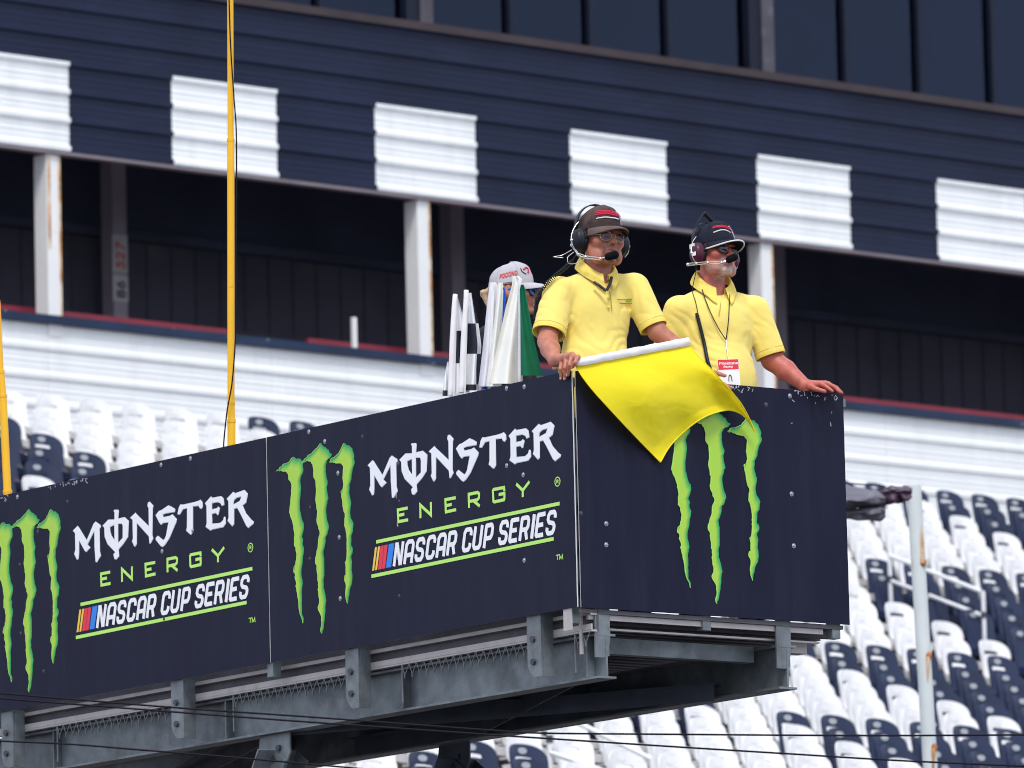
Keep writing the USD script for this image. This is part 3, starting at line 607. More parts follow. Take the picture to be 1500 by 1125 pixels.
# guard posts and top rails behind the panels, floor
for a in (-0.06, -W1, -2 * W1): obj('guard_post', sbox(a - 0.05, a, 0.012, 0.062, -0.07, H - 0.03), M['galv'], stand)
for t in (W2 * 0.5, W2 - 0.02): obj('guard_post', sbox(-0.066, -0.016, t - 0.05, t, -0.07, H - 0.03), M['galv'], stand)
obj('top_rail', sbox(-3 * W1, -0.07, 0.064, 0.10, H - 0.06, H - 0.02), M['galv'], stand)
obj('top_rail', sbox(-0.066, -0.02, 0.13, W2 - 0.08, H - 0.06, H - 0.02), M['galv'], stand)
obj('top_rail', sbox(-3 * W1, -0.02, W2 + 0.02, W2 + 0.06, H - 0.06, H - 0.02), M['galv'], stand)
for a in (-0.9, -2.2, -3.5, -4.8): obj('guard_post', sbox(a - 0.05, a, W2 + 0.02, W2 + 0.06, 0.0, H - 0.062), M['galv'], stand)
for k in range(9):                                            # ribbed deck planks along the right face, seen from below
    a0 = -0.10 - k * 0.62
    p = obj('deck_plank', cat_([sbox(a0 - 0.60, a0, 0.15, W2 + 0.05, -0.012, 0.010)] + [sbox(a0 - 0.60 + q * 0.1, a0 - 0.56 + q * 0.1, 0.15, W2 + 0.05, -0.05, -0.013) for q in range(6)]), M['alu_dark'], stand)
# edge channels
obj('edge_channel', cat_([sbox(-7.6, -0.012, 0.094, 0.129, -0.111, -0.102), sbox(-7.6, -0.012, 0.092, 0.102, -0.1015, -0.074), sbox(-7.6, -0.012, 0.092, 0.129, -0.030, -0.012)]), M['alu'], stand)
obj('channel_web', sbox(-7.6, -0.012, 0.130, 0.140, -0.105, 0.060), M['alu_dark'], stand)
obj('edge_channel', cat_([sbox(-0.044, -0.027, 0.09, W2 - 0.12, -0.052, -0.026), sbox(-0.090, -0.056, 0.09, W2 - 0.12, -0.095, -0.086)]), M['alu'], stand)
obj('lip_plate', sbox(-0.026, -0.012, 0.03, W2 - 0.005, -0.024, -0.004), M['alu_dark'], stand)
obj('joint_strip', sbox(-W1 - 0.02, -W1 + 0.01, 0.0105, 0.0125, 0.62, H - 0.004), M['panel_edge'], stand)
obj('corner_post', sbox(-0.115, -0.05, 0.004, 0.010, -0.105, 0.03), M['alu'], stand)
# main beams
def ibeam(t, a0, a1, z0, z1, w=0.11, name='floor_beam'):
    return cat_([sbox(a0, a1, t - 0.006, t + 0.006, z0 + 0.012, z1 - 0.012), sbox(a0, a1, t - w / 2, t + w / 2, z0, z0 + 0.011), sbox(a0, a1, t - w / 2, t + w / 2, z1 - 0.011, z1)])
BT1, BT2 = 0.185, 1.30
obj('floor_beam', ibeam(BT1, -9.5, -0.014, -0.335, -0.118), M['galv'], stand)
obj('floor_beam', ibeam(BT2, -9.5, -0.014, -0.335, -0.118), M['galv'], stand)
# hanger brackets with bolts on the left face, on the two beam ends
def hanger(px_l, parent=stand):
    a = l2([(px_l, 900)])[0][0]; wa = 0.112
    outline = Polygon([(0, 0.16), (0, -0.235), (0.012, -0.262), (0.035, -0.290), (0.06, -0.302), (wa, -0.302), (wa, 0.16)])
    p = obj('hanger_bracket', extrude2d(outline, 0.010, CB + A * a + B * 0.030 - A * 0.02, A, Z, -B), M['galv'], parent)
    obj('bracket_leg', sbox(a + wa - 0.024, a + wa - 0.014, 0.0305, 0.090, -0.302, 0.0), M['galv'], p)
    for z in (-0.115, -0.225):
        h = trimesh.creation.cylinder(0.017, 0.014, sections=6)
        obj('bolt', frame_mesh(h, CB + A * (a + 0.032) + B * 0.014 + Z * z, A, Z, -B), M['bolt_dark'], p)
    st = obj('web_stiffener', sbox(a + 0.30, a + 0.312, BT1 - 0.053, BT1 - 0.008, -0.322, -0.131), M['galv'], stand)
    return a
for x in (-2, 247, 503, 770): hanger(x)
for t in (BT1, BT2):
    outline = Polygon([(-0.045, 0.02), (-0.045, -0.235), (0.01, -0.235), (0.030, -0.205), (0.040, -0.17), (0.045, -0.13), (0.045, 0.02)])
    p = obj('end_bracket', extrude2d(outline, 0.010, CB + B * (t - 0.02) + A * -0.0255, B, Z, A), M['galv'], stand)
    obj('bracket_leg', sbox(-0.10, -0.026, t + 0.016, t + 0.026, -0.225, -0.12), M['galv'], p)
# cross channel, angles and braces under the deck
obj('cross_channel', cat_([sbox(-0.20, -0.19, BT1 + 0.012, BT2 - 0.07, -0.190, -0.112), sbox(-0.25, -0.201, BT1 + 0.012, BT2 - 0.07, -0.190, -0.182)]), M['galv'], stand)
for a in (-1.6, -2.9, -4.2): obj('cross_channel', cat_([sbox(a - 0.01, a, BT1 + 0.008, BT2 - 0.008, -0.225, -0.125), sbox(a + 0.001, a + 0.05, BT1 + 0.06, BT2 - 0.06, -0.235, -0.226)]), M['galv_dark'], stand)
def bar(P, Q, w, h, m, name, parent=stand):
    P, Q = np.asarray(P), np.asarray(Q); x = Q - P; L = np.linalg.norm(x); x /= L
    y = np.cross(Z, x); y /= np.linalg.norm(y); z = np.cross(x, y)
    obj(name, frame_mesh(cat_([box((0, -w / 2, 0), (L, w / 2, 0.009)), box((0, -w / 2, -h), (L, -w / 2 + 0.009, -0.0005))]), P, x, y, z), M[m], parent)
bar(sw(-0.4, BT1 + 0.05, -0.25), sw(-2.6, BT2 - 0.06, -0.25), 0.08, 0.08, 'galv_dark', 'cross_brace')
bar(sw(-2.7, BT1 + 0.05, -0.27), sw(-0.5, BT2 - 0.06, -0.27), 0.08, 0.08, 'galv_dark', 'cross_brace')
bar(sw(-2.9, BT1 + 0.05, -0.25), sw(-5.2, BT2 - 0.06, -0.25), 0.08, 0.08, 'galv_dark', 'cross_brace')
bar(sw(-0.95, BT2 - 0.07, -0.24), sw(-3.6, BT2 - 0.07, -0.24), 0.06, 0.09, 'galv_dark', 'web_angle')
# raking struts with gusset plates under both beams
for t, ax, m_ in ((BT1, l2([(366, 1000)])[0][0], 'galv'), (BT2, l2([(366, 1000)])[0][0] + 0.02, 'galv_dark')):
    gp = Polygon([(-0.16, -0.337), (0.10, -0.337), (0.10, -0.44), (0.02, -0.56), (-0.10, -0.60), (-0.2, -0.52)])
    g_ = obj('gusset_plate', extrude2d(gp, 0.01, CB + A * ax + B * (t - 0.006), A, Z, -B), M[m_], stand)
    for q in ((-0.03, -0.46), (0.01, -0.41)): obj('bolt', frame_mesh(trimesh.creation.cylinder(0.017, 0.016, sections=6), CB + A * (ax + q[0]) + B * (t - 0.022) + Z * q[1], A, Z, -B), M['bolt_dark'], g_)
    bar(sw(ax - 0.02, t - 0.07, -0.42), sw(ax - 1.6, t - 0.07, -2.9), 0.11, 0.11, m_, 'raking_strut')
    bar(sw(ax - 0.0, t + 0.05, -0.42), sw(ax - 1.58, t + 0.05, -2.9), 0.11, 0.11, m_, 'raking_strut')
# chain link ends hanging over the beam under the edge channel
for sp0 in ((l2([(60, 1000)])[0][0], l2([(245, 1000)])[0][0]), (l2([(318, 1000)])[0][0], l2([(500, 1000)])[0][0]), (l2([(566, 1000)])[0][0], l2([(768, 1000)])[0][0]), (l2([(820, 1000)])[0][0], -0.02)):
    n = int((sp0[1] - sp0[0]) / 0.062); pts = []
    ms = []
    for k in range(n):
        a = sp0[0] + 0.062 * k
        ms += [tube([sw(a, 0.098, -0.112), sw(a + 0.028, 0.094, -0.165)], 0.0026, 5), tube([sw(a + 0.062, 0.096, -0.112), sw(a + 0.034, 0.092, -0.165)], 0.0026, 5)]
        ms.append(tube([sw(a + 0.031, 0.092, -0.160), sw(a + 0.031, 0.092, -0.182)], [0.006, 0.004], 6))
    obj('chain_link_edge', cat_(ms), M['wire'], stand, kind='stuff')
    obj('tension_bar', tube([sw(sp0[0], 0.1, -0.11), sw(sp0[0], 0.1, -0.30)], 0.006, 6), M['wire'], stand)
obj('tension_bar', sbox(-0.105, -0.085, 0.09, 0.10, -0.215, -0.03), M['alu'], stand)
# the open far end: a back support so that the beams rest on something
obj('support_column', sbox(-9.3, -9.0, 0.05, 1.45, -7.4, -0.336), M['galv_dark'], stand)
obj('bracket_foot', sbox(-0.20, -0.12, W2 - 0.25, W2 - 0.15, -0.14, -0.09), M['alu'], stand)

# ------------------------------------------------------------------ poles, cables, post, tarp
def pole(label, pts, Y, radii, px_joint):
    P = [at(x, y, Y) for x, y in pts]
    t = thing('flag_pole', label, 'pole', P[-1])
    for k in range(len(P) - 1):
        obj('pole_section', tube([P[k], P[k + 1]], radii[k], 14), M['yellow_paint'], t, 40)
        if k < len(P) - 2: obj('joint_ring', tube([P[k + 1] + Z * 0.008, P[k + 1] - Z * 0.008], radii[k + 1] + 0.002, 14), M['yellow_paint'], t, 40)
    return t, P
tp, PP = pole('upright telescoping yellow pole behind the middle of the sign panels', [(337.0, -60), (338.0, 205), (338.5, 590), (339.0, 617), (339.2, 700), (339.3, 900)], 41.85, [0.0165, 0.0190, 0.0195, 0.0215, 0.0225], 0)
cb = bez([at(x, y, 41.78) for x, y in [(334.5, -40), (337.5, 60), (342.5, 140), (346, 190), (346.5, 260), (346, 330), (345, 440), (344.5, 500), (340, 560), (333, 600), (328.5, 640), (327.5, 660), (327, 720)]], 8)
c_ = obj('black_cable', tube(cb, 0.0042, 6), M['cable']); tag(c_, 'thin black cable hanging slack along the upright yellow pole', 'cable')
pole('leaning yellow pole cut by the left photo edge', [(-4, 440), (1, 545), (4, 580), (11, 720), (14, 800)], 43.4, [0.017, 0.020, 0.0215, 0.023], 0)

def cable(label, pts, Y, r):
    P = np.array([at(x, y, Y) for x, y in pts]); P = bez(P, 8)
    tag(obj('fence_cable', tube(P, r, 6), M['cable']), label, 'cable', None)
cable('upper dark wire of the crossing pair, level under the right end of the stand', [(-60, 1010), (0, 1015.5), (249, 1036), (443, 1049.5), (600, 1061), (723, 1070), (800, 1074), (990, 1075.7), (1160, 1077), (1325, 1077.5), (1560, 1076)], 36.5, 0.0046)
cable('lower dark wire of the crossing pair, sloping steadily down to the right', [(-60, 1018), (0, 1023), (249, 1042.5), (443, 1057), (700, 1075), (800, 1081.7), (990, 1094), (1160, 1104.5), (1325, 1114.5), (1560, 1125)], 36.3, 0.0046)
cable('lowest dark wire crossing the beam at the bottom left', [(-60, 1081), (0, 1085.5), (100, 1090), (200, 1098), (325, 1108), (450, 1119), (640, 1136)], 36.1, 0.0045)

YP = 58.0
P0, P1 = at(1338.5, 712, YP), at(1366, 1180, YP)
pt = thing('fence_post', 'pale leaning steel fence post with rust streaks in front of the seats', 'post', P1)
obj('post_tube', tube(line([P0, P1], 20), 0.0525, 18), M['post_paint'], pt, 40)
obj('post_cap', tube([P0 - Z * 0.0, P0 + Z * 0.006], [0.0535, 0.045], 18), M['post_paint'], pt, 40)
for (x, y, dx) in [(1353, 825, 9), (1361, 962, 8), (1369, 1096, 6)]:
    c = at(x - 1.5, y, YP - 0.045); s = trimesh.creation.icosphere(2, 0.025); s.vertices *= (0.9, 0.7, 1.3); s.vertices += meshkit.noise(s.vertices * 90, 3)[:, None] * 0.008; s.apply_translation(c)
    obj('rusty_weld', s, M['rust_deep'], pt, 60)
    L = 40
    strip = [at(x - 2 + 0.3 * math.sin(k), y + k * L / 6 * (1 if y > 830 else -1.5), YP - 0.048) + np.array([0, 0.0, 0]) for k in range(7)]
    obj('rust_streak', tube(strip, [0.016, 0.017, 0.014, 0.012, 0.009, 0.006, 0.002], 6), M['rust'], pt, 60)
# bundled tarp between the stand and the post
YT = 57.0
tt = thing('bundled_tarp', 'grey folded tarp tied in a bundle between the flag stand and the pale post', 'tarp', at(1270, 735, YT))
def lobe(rows, m, name, seed, parent=None, rough_=0.09):
    """rows: (x, y_top, y_bottom) in px -> a soft bag with a round section"""
    P = []; rows = [tuple(q) for q in line(rows, 26)]
    for x, y0, y1 in rows:
        ring = []
        for a in np.linspace(0, 2 * math.pi, 25)[:-1]:
            yy = (y0 + y1) / 2 - math.cos(a) * (y1 - y0) / 2
            ring.append(at(x, yy, YT - 0.16 * math.sin(a) * min(1, (y1 - y0) / 26)))
        P.append(ring + [ring[0]])
    P = np.array(P); n = (0.55 - np.abs(meshkit.fbm(P * np.array([5, 5, 13]), 3, seed) - 0.5) * 4) * rough_ * 0.8; P[..., 1] += n; P[..., 2] += n * 0.4; P[:, -1] = P[:, 0]
    obj(name, grid_mesh(P), M[m], parent or tt, True)
lobe([(1180, 708, 760), (1205, 709, 758), (1238, 711, 749), (1255, 714, 746), (1270, 717, 744), (1285, 721, 742), (1298, 724, 741)], 'tarp', 'tarp_fold', 1)
lobe([(1180, 748, 762), (1205, 747, 762), (1238, 747, 761.5), (1260, 744.5, 762), (1280, 742, 762), (1292, 742, 761), (1297, 745, 757)], 'tarp', 'tarp_fold', 2)
lobe([(1283, 727, 733), (1291, 719, 738), (1298, 714, 741), (1306, 713.5, 742), (1314, 715, 740), (1321, 716, 738), (1328, 715, 734), (1336, 716, 731)], 'tarp_dark', 'knot', 3, None, 0.20)
obj('tie_rope', tube(bez([at(x, y, YT - 0.2) for x, y in [(1200, 705), (1240, 707.5), (1270, 710), (1290, 711), (1297, 713)]], 6), 0.005, 6), M['cable'], tt)
# ------------------------------------------------------------------ soft bodies: a distance grid with smooth unions, meshed with surface nets
class Vox:
    def __init__(self, lo, hi, h):
        self.lo, self.h = np.asarray(lo, float), h
        self.n = np.maximum(4, np.ceil((np.asarray(hi) - self.lo) / h).astype(int) + 1)
        self.d = np.full(self.n, 0.2, np.float32)
    def _sub(self, lo, hi):
        a = np.clip(np.floor((lo - self.lo) / self.h).astype(int), 0, self.n); b = np.clip(np.ceil((hi - self.lo) / self.h).astype(int) + 1, 0, self.n)
        if (b <= a).any(): return None
        ax = [self.lo[k] + self.h * np.arange(a[k], b[k]) for k in range(3)]
        X = np.stack(np.meshgrid(*ax, indexing='ij'), -1)
        return tuple(slice(a[k], b[k]) for k in range(3)), X
    def put(self, f, lo, hi, k=0.015, op='add'):
        m = max(k, 0.01) + 0.03
        s = self._sub(np.asarray(lo) - m, np.asarray(hi) + m)
        if s is None: return
        sl, X = s; e = f(X).astype(np.float32); d = self.d[sl]
        if op == 'add':
            hh = np.clip(0.5 + 0.5 * (d - e) / k, 0, 1); self.d[sl] = d + (e - d) * hh - k * hh * (1 - hh)
        elif op == 'sub':
            e = -e; hh = np.clip(0.5 - 0.5 * (d - e) / k, 0, 1); self.d[sl] = d + (e - d) * hh + k * hh * (1 - hh)
        elif op == 'and':
            self.d[sl] = np.maximum(d, e)
    def cone(self, a, b, ra, rb, k=0.015, op='add'):
        a, b = np.asarray(a, float), np.asarray(b, float); ab = b - a; L = ab @ ab + 1e-12; R = max(ra, rb)
        def f(X):
            t = np.clip((X - a) @ ab / L, 0, 1); return np.linalg.norm(X - a - t[..., None] * ab, axis=-1) - (ra + (rb - ra) * t)
        self.put(f, np.minimum(a, b) - R, np.maximum(a, b) + R, k, op)
    def chain(self, pts, rs, k=0.012):
        for i in range(len(pts) - 1): self.cone(pts[i], pts[i + 1], rs[i], rs[i + 1], k)
    def ell(self, c, r, R=np.eye(3), k=0.015, op='add'):
        c, r = np.asarray(c, float), np.asarray(r, float)
        def f(X):
            q = (X - c) @ R; a = np.linalg.norm(q / r, axis=-1); b = np.linalg.norm(q / r**2, axis=-1) + 1e-9; return a * (a - 1) / b
        self.put(f, c - r.max(), c + r.max(), k, op)
    def half(self, P, N):
        """keeps the side that N points away from"""
        ax = [self.lo[k] + self.h * np.arange(self.n[k]) for k in range(3)]
        X = np.stack(np.meshgrid(*ax, indexing='ij'), -1); self.d = np.maximum(self.d, ((X - P) @ N).astype(np.float32))
    def disp(self, fn):
        """moves the surface out by fn(points), evaluated near it only"""
        i = np.nonzero(np.abs(self.d) < 0.03); X = self.lo + self.h * np.stack(i, 1); self.d[i] -= fn(X).astype(np.float32)
    def mesh(self):
        d, n = self.d, self.n; s = d < 0
        C = s[:-1, :-1, :-1].astype(np.int8)
        for o in np.ndindex(2, 2, 2):
            if any(o): C = C + s[o[0]:n[0] - 1 + o[0], o[1]:n[1] - 1 + o[1], o[2]:n[2] - 1 + o[2]]
        cells = np.argwhere((C > 0) & (C < 8)); idx = np.full(n - 1, -1, np.int64); idx[tuple(cells.T)] = np.arange(len(cells))
        acc = np.zeros((len(cells), 3)); cnt = np.zeros(len(cells))
        for ax in range(3):
            for o in np.ndindex(2, 2):
                p = np.zeros(3, int); p[[k for k in range(3) if k != ax]] = o; q = p.copy(); q[ax] = 1
                a, b = d[tuple((cells + p).T)], d[tuple((cells + q).T)]; m = (a < 0) != (b < 0)
                t = np.where(m, a / np.where(m, a - b, 1), 0); w = p + np.zeros((len(cells), 3)); w[:, ax] = t
                acc[m] += w[m]; cnt[m] += 1
        V = self.lo + self.h * (cells + acc / cnt[:, None])
        F = []
        for ax in range(3):
            u, v = [(1, 2), (2, 0), (0, 1)][ax]
            sl0 = [slice(1, -1)] * 3; sl0[ax] = slice(0, -1); sl1 = [slice(1, -1)] * 3; sl1[ax] = slice(1, None)
            a, b = s[tuple(sl0)], s[tuple(sl1)]; off = np.array([1, 1, 1]); off[ax] = 0
            for flip in (0, 1):
                e = np.argwhere(a & ~b if not flip else ~a & b) + off
                if not len(e): continue
                eu, ev = np.eye(3, dtype=int)[u], np.eye(3, dtype=int)[v]
                q = [idx[tuple((e - x).T)] for x in (eu + ev, ev, 0 * eu, eu)]
                q = np.stack(q if not flip else q[::-1], 1); F += [q[:, [0, 1, 2]], q[:, [0, 2, 3]]]
        F = np.vstack(F); e = np.vstack([F[:, [0, 1]], F[:, [1, 2]], F[:, [2, 0]]]); e = np.vstack([e, e[:, ::-1]])
        deg = np.maximum(1, np.bincount(e[:, 0], minlength=len(V)))[:, None]
        for w in (0.5, -0.52, 0.5, -0.52):
            S = np.stack([np.bincount(e[:, 0], V[e[:, 1], k], len(V)) for k in range(3)], 1) / deg
            V = V + w * np.where(np.abs(S).sum(1, keepdims=True) > 0, S - V, 0)
        return trimesh.Trimesh(V, F, process=False)

M['skin_a'] = mat('skin_a', (0.41, 0.150, 0.098), 0.5, 0.18, 30, 0.3, 260, dirt=(0.47, 0.12, 0.07), dscale=16, tint=(0.22, 0.045, 0.035), beard=(0.13, 0.06, 0.045), extra={'subsurface_weight': 0.12, 'subsurface_radius': (1, .3, .15), 'subsurface_scale': 0.006})
M['skin_b'] = mat('skin_b', (0.43, 0.110, 0.080), 0.48, 0.18, 30, 0.3, 260, dirt=(0.48, 0.085, 0.06), dscale=16, tint=(0.28, 0.045, 0.04), beard=(0.52, 0.42, 0.38), extra={'subsurface_weight': 0.12, 'subsurface_radius': (1, .3, .15), 'subsurface_scale': 0.006})
M['polo'] = mat('polo', (0.85, 0.68, 0.175), 0.85, 0.06, 8, 0.5, 520, extra={'sheen_weight': 0.15}, spec=0.2)
M['polo_trim'] = mat('polo_trim', (0.83, 0.64, 0.14), 0.85, 0.05, 30, 0.3, 500, spec=0.2)
M['stitch'] = mat('stitch', (0.42, 0.27, 0.04), 0.9)
M['trousers'] = mat('trousers', (0.02, 0.022, 0.03), 0.9)
M['shoe'] = mat('shoe', (0.03, 0.03, 0.03), 0.5)
M['cap_brown'] = mat('cap_brown', (0.050, 0.032, 0.032), 0.9, 0.35, 18, 0.3, 400, dirt=(0.10, 0.065, 0.058), dscale=9, dlo=0.48, dhi=0.68, spec=0.2)
M['brim_brown'] = mat('brim_brown', (0.115, 0.078, 0.072), 0.9, 0.2, 25, 0.3, 400, spec=0.2)
M['cap_navy'] = mat('cap_navy', (0.008, 0.010, 0.022), 0.85, 0.25, 20, 0.3, 400, spec=0.25)
M['cap_grey'] = mat('cap_grey', (0.42, 0.405, 0.45), 0.85, 0.06, 14, 0.3, 300, spec=0.2)
M['piping'] = mat('piping', (0.72, 0.72, 0.72), 0.7)
M['embroidery_red'] = mat('embroidery_red', (0.50, 0.012, 0.045), 0.8, 0.2, 80)
M['embroidery_pink'] = mat('embroidery_pink', (0.65, 0.30, 0.42), 0.8, 0.2, 80)
M['black_plastic'] = mat('black_plastic', (0.007, 0.008, 0.013), 0.45, 0.15, 20, spec=0.25)
M['maroon_plastic'] = mat('maroon_plastic', (0.060, 0.008, 0.022), 0.35, 0.15, 20, spec=0.3)
M['foam'] = mat('foam', (0.006, 0.006, 0.008), 0.95, 0.2, 60, 0.8, 300, spec=0.1)
M['cushion'] = mat('cushion', (0.006, 0.006, 0.010), 0.6, 0.1, 20, spec=0.2)
M['steel'] = mat('steel', (0.62, 0.62, 0.62), 0.22, 0.05, 20, metal=0.95)
M['gold_frame'] = mat('gold_frame', (0.55, 0.42, 0.28), 0.25, metal=0.9)
M['hair_grey'] = mat('hair_grey', (0.40, 0.33, 0.30), 0.85, 0.3, 90, 0.8, 300)
M['hair_blond'] = mat('hair_blond', (0.42, 0.29, 0.18), 0.7, 0.35, 60, 0.6, 200)
M['goatee'] = mat('goatee', (0.20, 0.09, 0.065), 0.85, 0.3, 120, 0.6, 300)
M['eye_white'] = mat('eye_white', (0.33, 0.27, 0.25), 0.3)
M['iris'] = mat('iris', (0.03, 0.025, 0.02), 0.1)
M['blue_frame'] = mat('blue_frame', (0.012, 0.15, 0.50), 0.3)
M['dark_lens'] = mat('dark_lens', (0.01, 0.015, 0.03), 0.05, spec=0.8)
M['shirt_white'] = mat('shirt_white', (0.62, 0.62, 0.66), 0.85, 0.05, 10, spec=0.2)
M['shirt_dark'] = mat('shirt_dark', (0.02, 0.022, 0.032), 0.85, 0.1, 10, spec=0.2)
M['check_black'] = mat('check_black', (0.02, 0.022, 0.035), 0.8, 0.1, 10, spec=0.3)
lens_clear = usdkit.material(stage, '/World/Looks/lens_clear', {'t': ('transparent_bsdf', {'color': (0.62, 0.58, 0.62)}), 'g': ('glossy_bsdf', {'color': (0.9, 0.9, 1), 'roughness': 0.08}), 'm': ('mix_closure', {'fac': 0.035})}, [('t.BSDF', 'm.closure1'), ('g.BSDF', 'm.closure2')], surface='m.closure')
lens_tint = usdkit.material(stage, '/World/Looks/lens_tint', {'t': ('transparent_bsdf', {'color': (0.16, 0.10, 0.12)}), 'g': ('glossy_bsdf', {'color': (0.9, 0.9, 1), 'roughness': 0.08}), 'm': ('mix_closure', {'fac': 0.06})}, [('t.BSDF', 'm.closure1'), ('g.BSDF', 'm.closure2')], surface='m.closure')

def beard_attr(path, h, full):
    P = np.array(UsdGeom.Mesh(stage.GetPrimAtPath(path)).GetPointsAttr().Get()) + owner('/'.join(path.split('/')[:-1])); q = h.inv(P); x, y, z = np.abs(q[:, 0]), q[:, 1], q[:, 2]
    lips = np.exp(-((q[:, 0] / 0.024) ** 4) - (((z + 0.063) / 0.0078) ** 4))
    mous = np.exp(-((x / 0.034) ** 4) - ((z + 0.046) / 0.0085) ** 4) * (y > 0.07)
    side = np.exp(-(((x - 0.033) / 0.009) ** 2)) * (z < -0.044) * (z > -0.10) * (y > 0.05)
    chin = np.exp(-((x / (0.040 if full else 0.024)) ** 4) - (((z + 0.098) / 0.026) ** 4)) * (y > 0.02)
    jaw = 0.55 * full * np.exp(-(((z + 0.082 - 0.10 * (0.06 - y).clip(0, 1)) / 0.022) ** 2)) * (y > 0.0) * (y < 0.085)
    b = np.maximum.reduce([mous, side * 0.9, chin, jaw]) * (1 - lips) * (z > -0.13)
    b *= np.clip(0.25 + 1.5 * meshkit.noise(P * 150, 4), 0, 1) * (0.9 if full else 0.75)
    UsdGeom.PrimvarsAPI(stage.GetPrimAtPath(path)).CreatePrimvar('beard', Sdf.ValueTypeNames.FloatArray, 'vertex').Set(Vt.FloatArray.FromNumpy(b.astype(np.float32)))
def tint_attr(path, vals):
    UsdGeom.PrimvarsAPI(stage.GetPrimAtPath(path)).CreatePrimvar('tint', Sdf.ValueTypeNames.FloatArray, 'vertex').Set(Vt.FloatArray.FromNumpy(np.asarray(vals, np.float32)))

class Head:
    """local axes: x to the person's left, y forward, z up; the origin lies between and behind the eyes"""
    def __init__(self, C, yaw, pitch=0.0, roll=0.0, s=1.0):
        fw = np.array([math.sin(yaw), -math.cos(yaw), 0]); lf = np.array([math.cos(yaw), math.sin(yaw), 0]); up = np.array([0, 0, 1.0])
        f2 = fw * math.cos(pitch) + up * math.sin(pitch); u2 = up * math.cos(pitch) - fw * math.sin(pitch)
        l2_ = lf * math.cos(roll) + u2 * math.sin(roll); u2 = u2 * math.cos(roll) - lf * math.sin(roll)
        self.C, self.s, self.R = np.asarray(C), s, np.stack([l2_, f2, u2], 1)      # columns
    def __call__(self, x, y, z): return self.C + self.R @ (np.array([x, y, z]) * self.s)
    def pts(self, P): return self.C + (np.asarray(P) * self.s) @ self.R.T
    def inv(self, P): return ((np.asarray(P) - self.C) @ self.R) / self.s
def sculpt_head(v, h, ears=True, wide=1.0, jowl=0.0):
    s = h.s; R = h.R; k = 0.014 * s
    C = lambda a, b, ra, rb, kk=k, op='add': v.cone(h(*a), h(*b), ra * s, rb * s, kk, op)
    E = lambda c, r, kk=k, op='add': v.ell(h(*c), np.array(r) * s, R, kk, op)
    E((0, -0.014, 0.034), (0.076 * wide, 0.096, 0.088)); E((0, 0.030, -0.025), (0.064 * wide, 0.058, 0.085))
    C((0, 0.048, -0.05), (0, 0.058, -0.088), 0.040, 0.030)
    for q in (-1, 1):
        C((q * 0.056 * wide, 0.0, -0.035), (q * (0.034 + jowl * .3) * wide, 0.052, -0.092), 0.026, 0.020)
        E((q * 0.046 * wide, 0.062, -0.022), (0.026, 0.026, 0.026))
        C((q * 0.046, 0.077, 0.028), (q * 0.016, 0.090, 0.024), 0.010, 0.011, 0.01)
        if jowl: E((q * 0.045, 0.045, -0.075), (0.026, 0.03, 0.03), 0.02)
    for q in (-1, 1): E((q * 0.032, 0.097, 0.006), (0.017, 0.015, 0.0115), 0.008, 'sub')
    for q in (-1, 1): E((q * 0.032, 0.074, 0.004), (0.0145, 0.0145, 0.0125), 0.004)
    E((0, 0.082, -0.099), (0.022, 0.019, 0.017), 0.012)
    C((0, 0.088, 0.016), (0, 0.113, -0.026), 0.0085, 0.0118, 0.010)
    for q in (-1, 1): E((q * 0.0125, 0.102, -0.029), (0.0082, 0.010, 0.0075), 0.006)
    E((0, 0.075, -0.052), (0.032, 0.024, 0.026), 0.015)
    C((-0.020, 0.0905, -0.0575), (0.020, 0.0905, -0.0575), 0.0058, 0.0058, 0.005); C((0, 0.0955, -0.0555), (0, 0.0955, -0.0556), 0.006, 0.006, 0.006)
    C((-0.017, 0.0905, -0.0685), (0.017, 0.0905, -0.0685), 0.0066, 0.0066, 0.005)
    C((-0.024, 0.097, -0.0628), (0.024, 0.097, -0.0628), 0.0024, 0.0024, 0.003, 'sub')
    for q in (-1, 1): C((q * 0.019, 0.104, -0.036), (q * 0.034, 0.088, -0.060), 0.004, 0.004, 0.008, 'sub')   # folds beside the mouth
    if ears:
        for q in (-1, 1):
            E((q * 0.079 * wide, -0.012, -0.004), (0.010, 0.019, 0.032), 0.006); E((q * 0.090 * wide, -0.006, -0.002), (0.006, 0.011, 0.02), 0.005, 'sub')
    C((0, -0.022, -0.055), (0, -0.040, -0.20), 0.054 * wide, 0.062 * wide, 0.025)
def head_tint(h, P):
    q = h.inv(P); t = np.zeros(len(P))
    lips = np.exp(-((q[:, 0] / 0.024) ** 4) - (((q[:, 2] + 0.063) / 0.0085) ** 4)) * (q[:, 1] > 0.075); t = np.maximum(t, 0.75 * lips)
    t = np.maximum(t, 0.35 * np.exp(-((np.linalg.norm(q - (0, 0.112, -0.026), axis=1) / 0.02) ** 2)))
    for s_ in (-1, 1): t = np.maximum(t, 0.25 * np.exp(-((np.linalg.norm(q - (s_ * 0.05, 0.075, -0.025), axis=1) / 0.026) ** 2)))
    t = np.maximum(t, 0.55 * np.exp(-((q[:, 2] - 0.031) / 0.006) ** 2) * (np.abs(q[:, 0]) > 0.014) * (np.abs(q[:, 0]) < 0.05) * (q[:, 1] > 0.06))
    return t
def eyes(h, parent):
    for q in (-1, 1):
        e = trimesh.creation.icosphere(3, 0.0128 * h.s); e.apply_translation(h(q * 0.032, 0.0755, 0.004))
        p = obj('eye', e, M['eye_white'], parent, True)
        i = trimesh.creation.icosphere(2, 0.0058 * h.s); i.apply_translation(h(q * 0.031, 0.0836, 0.0045)); obj('iris', i, M['iris'], p, True)
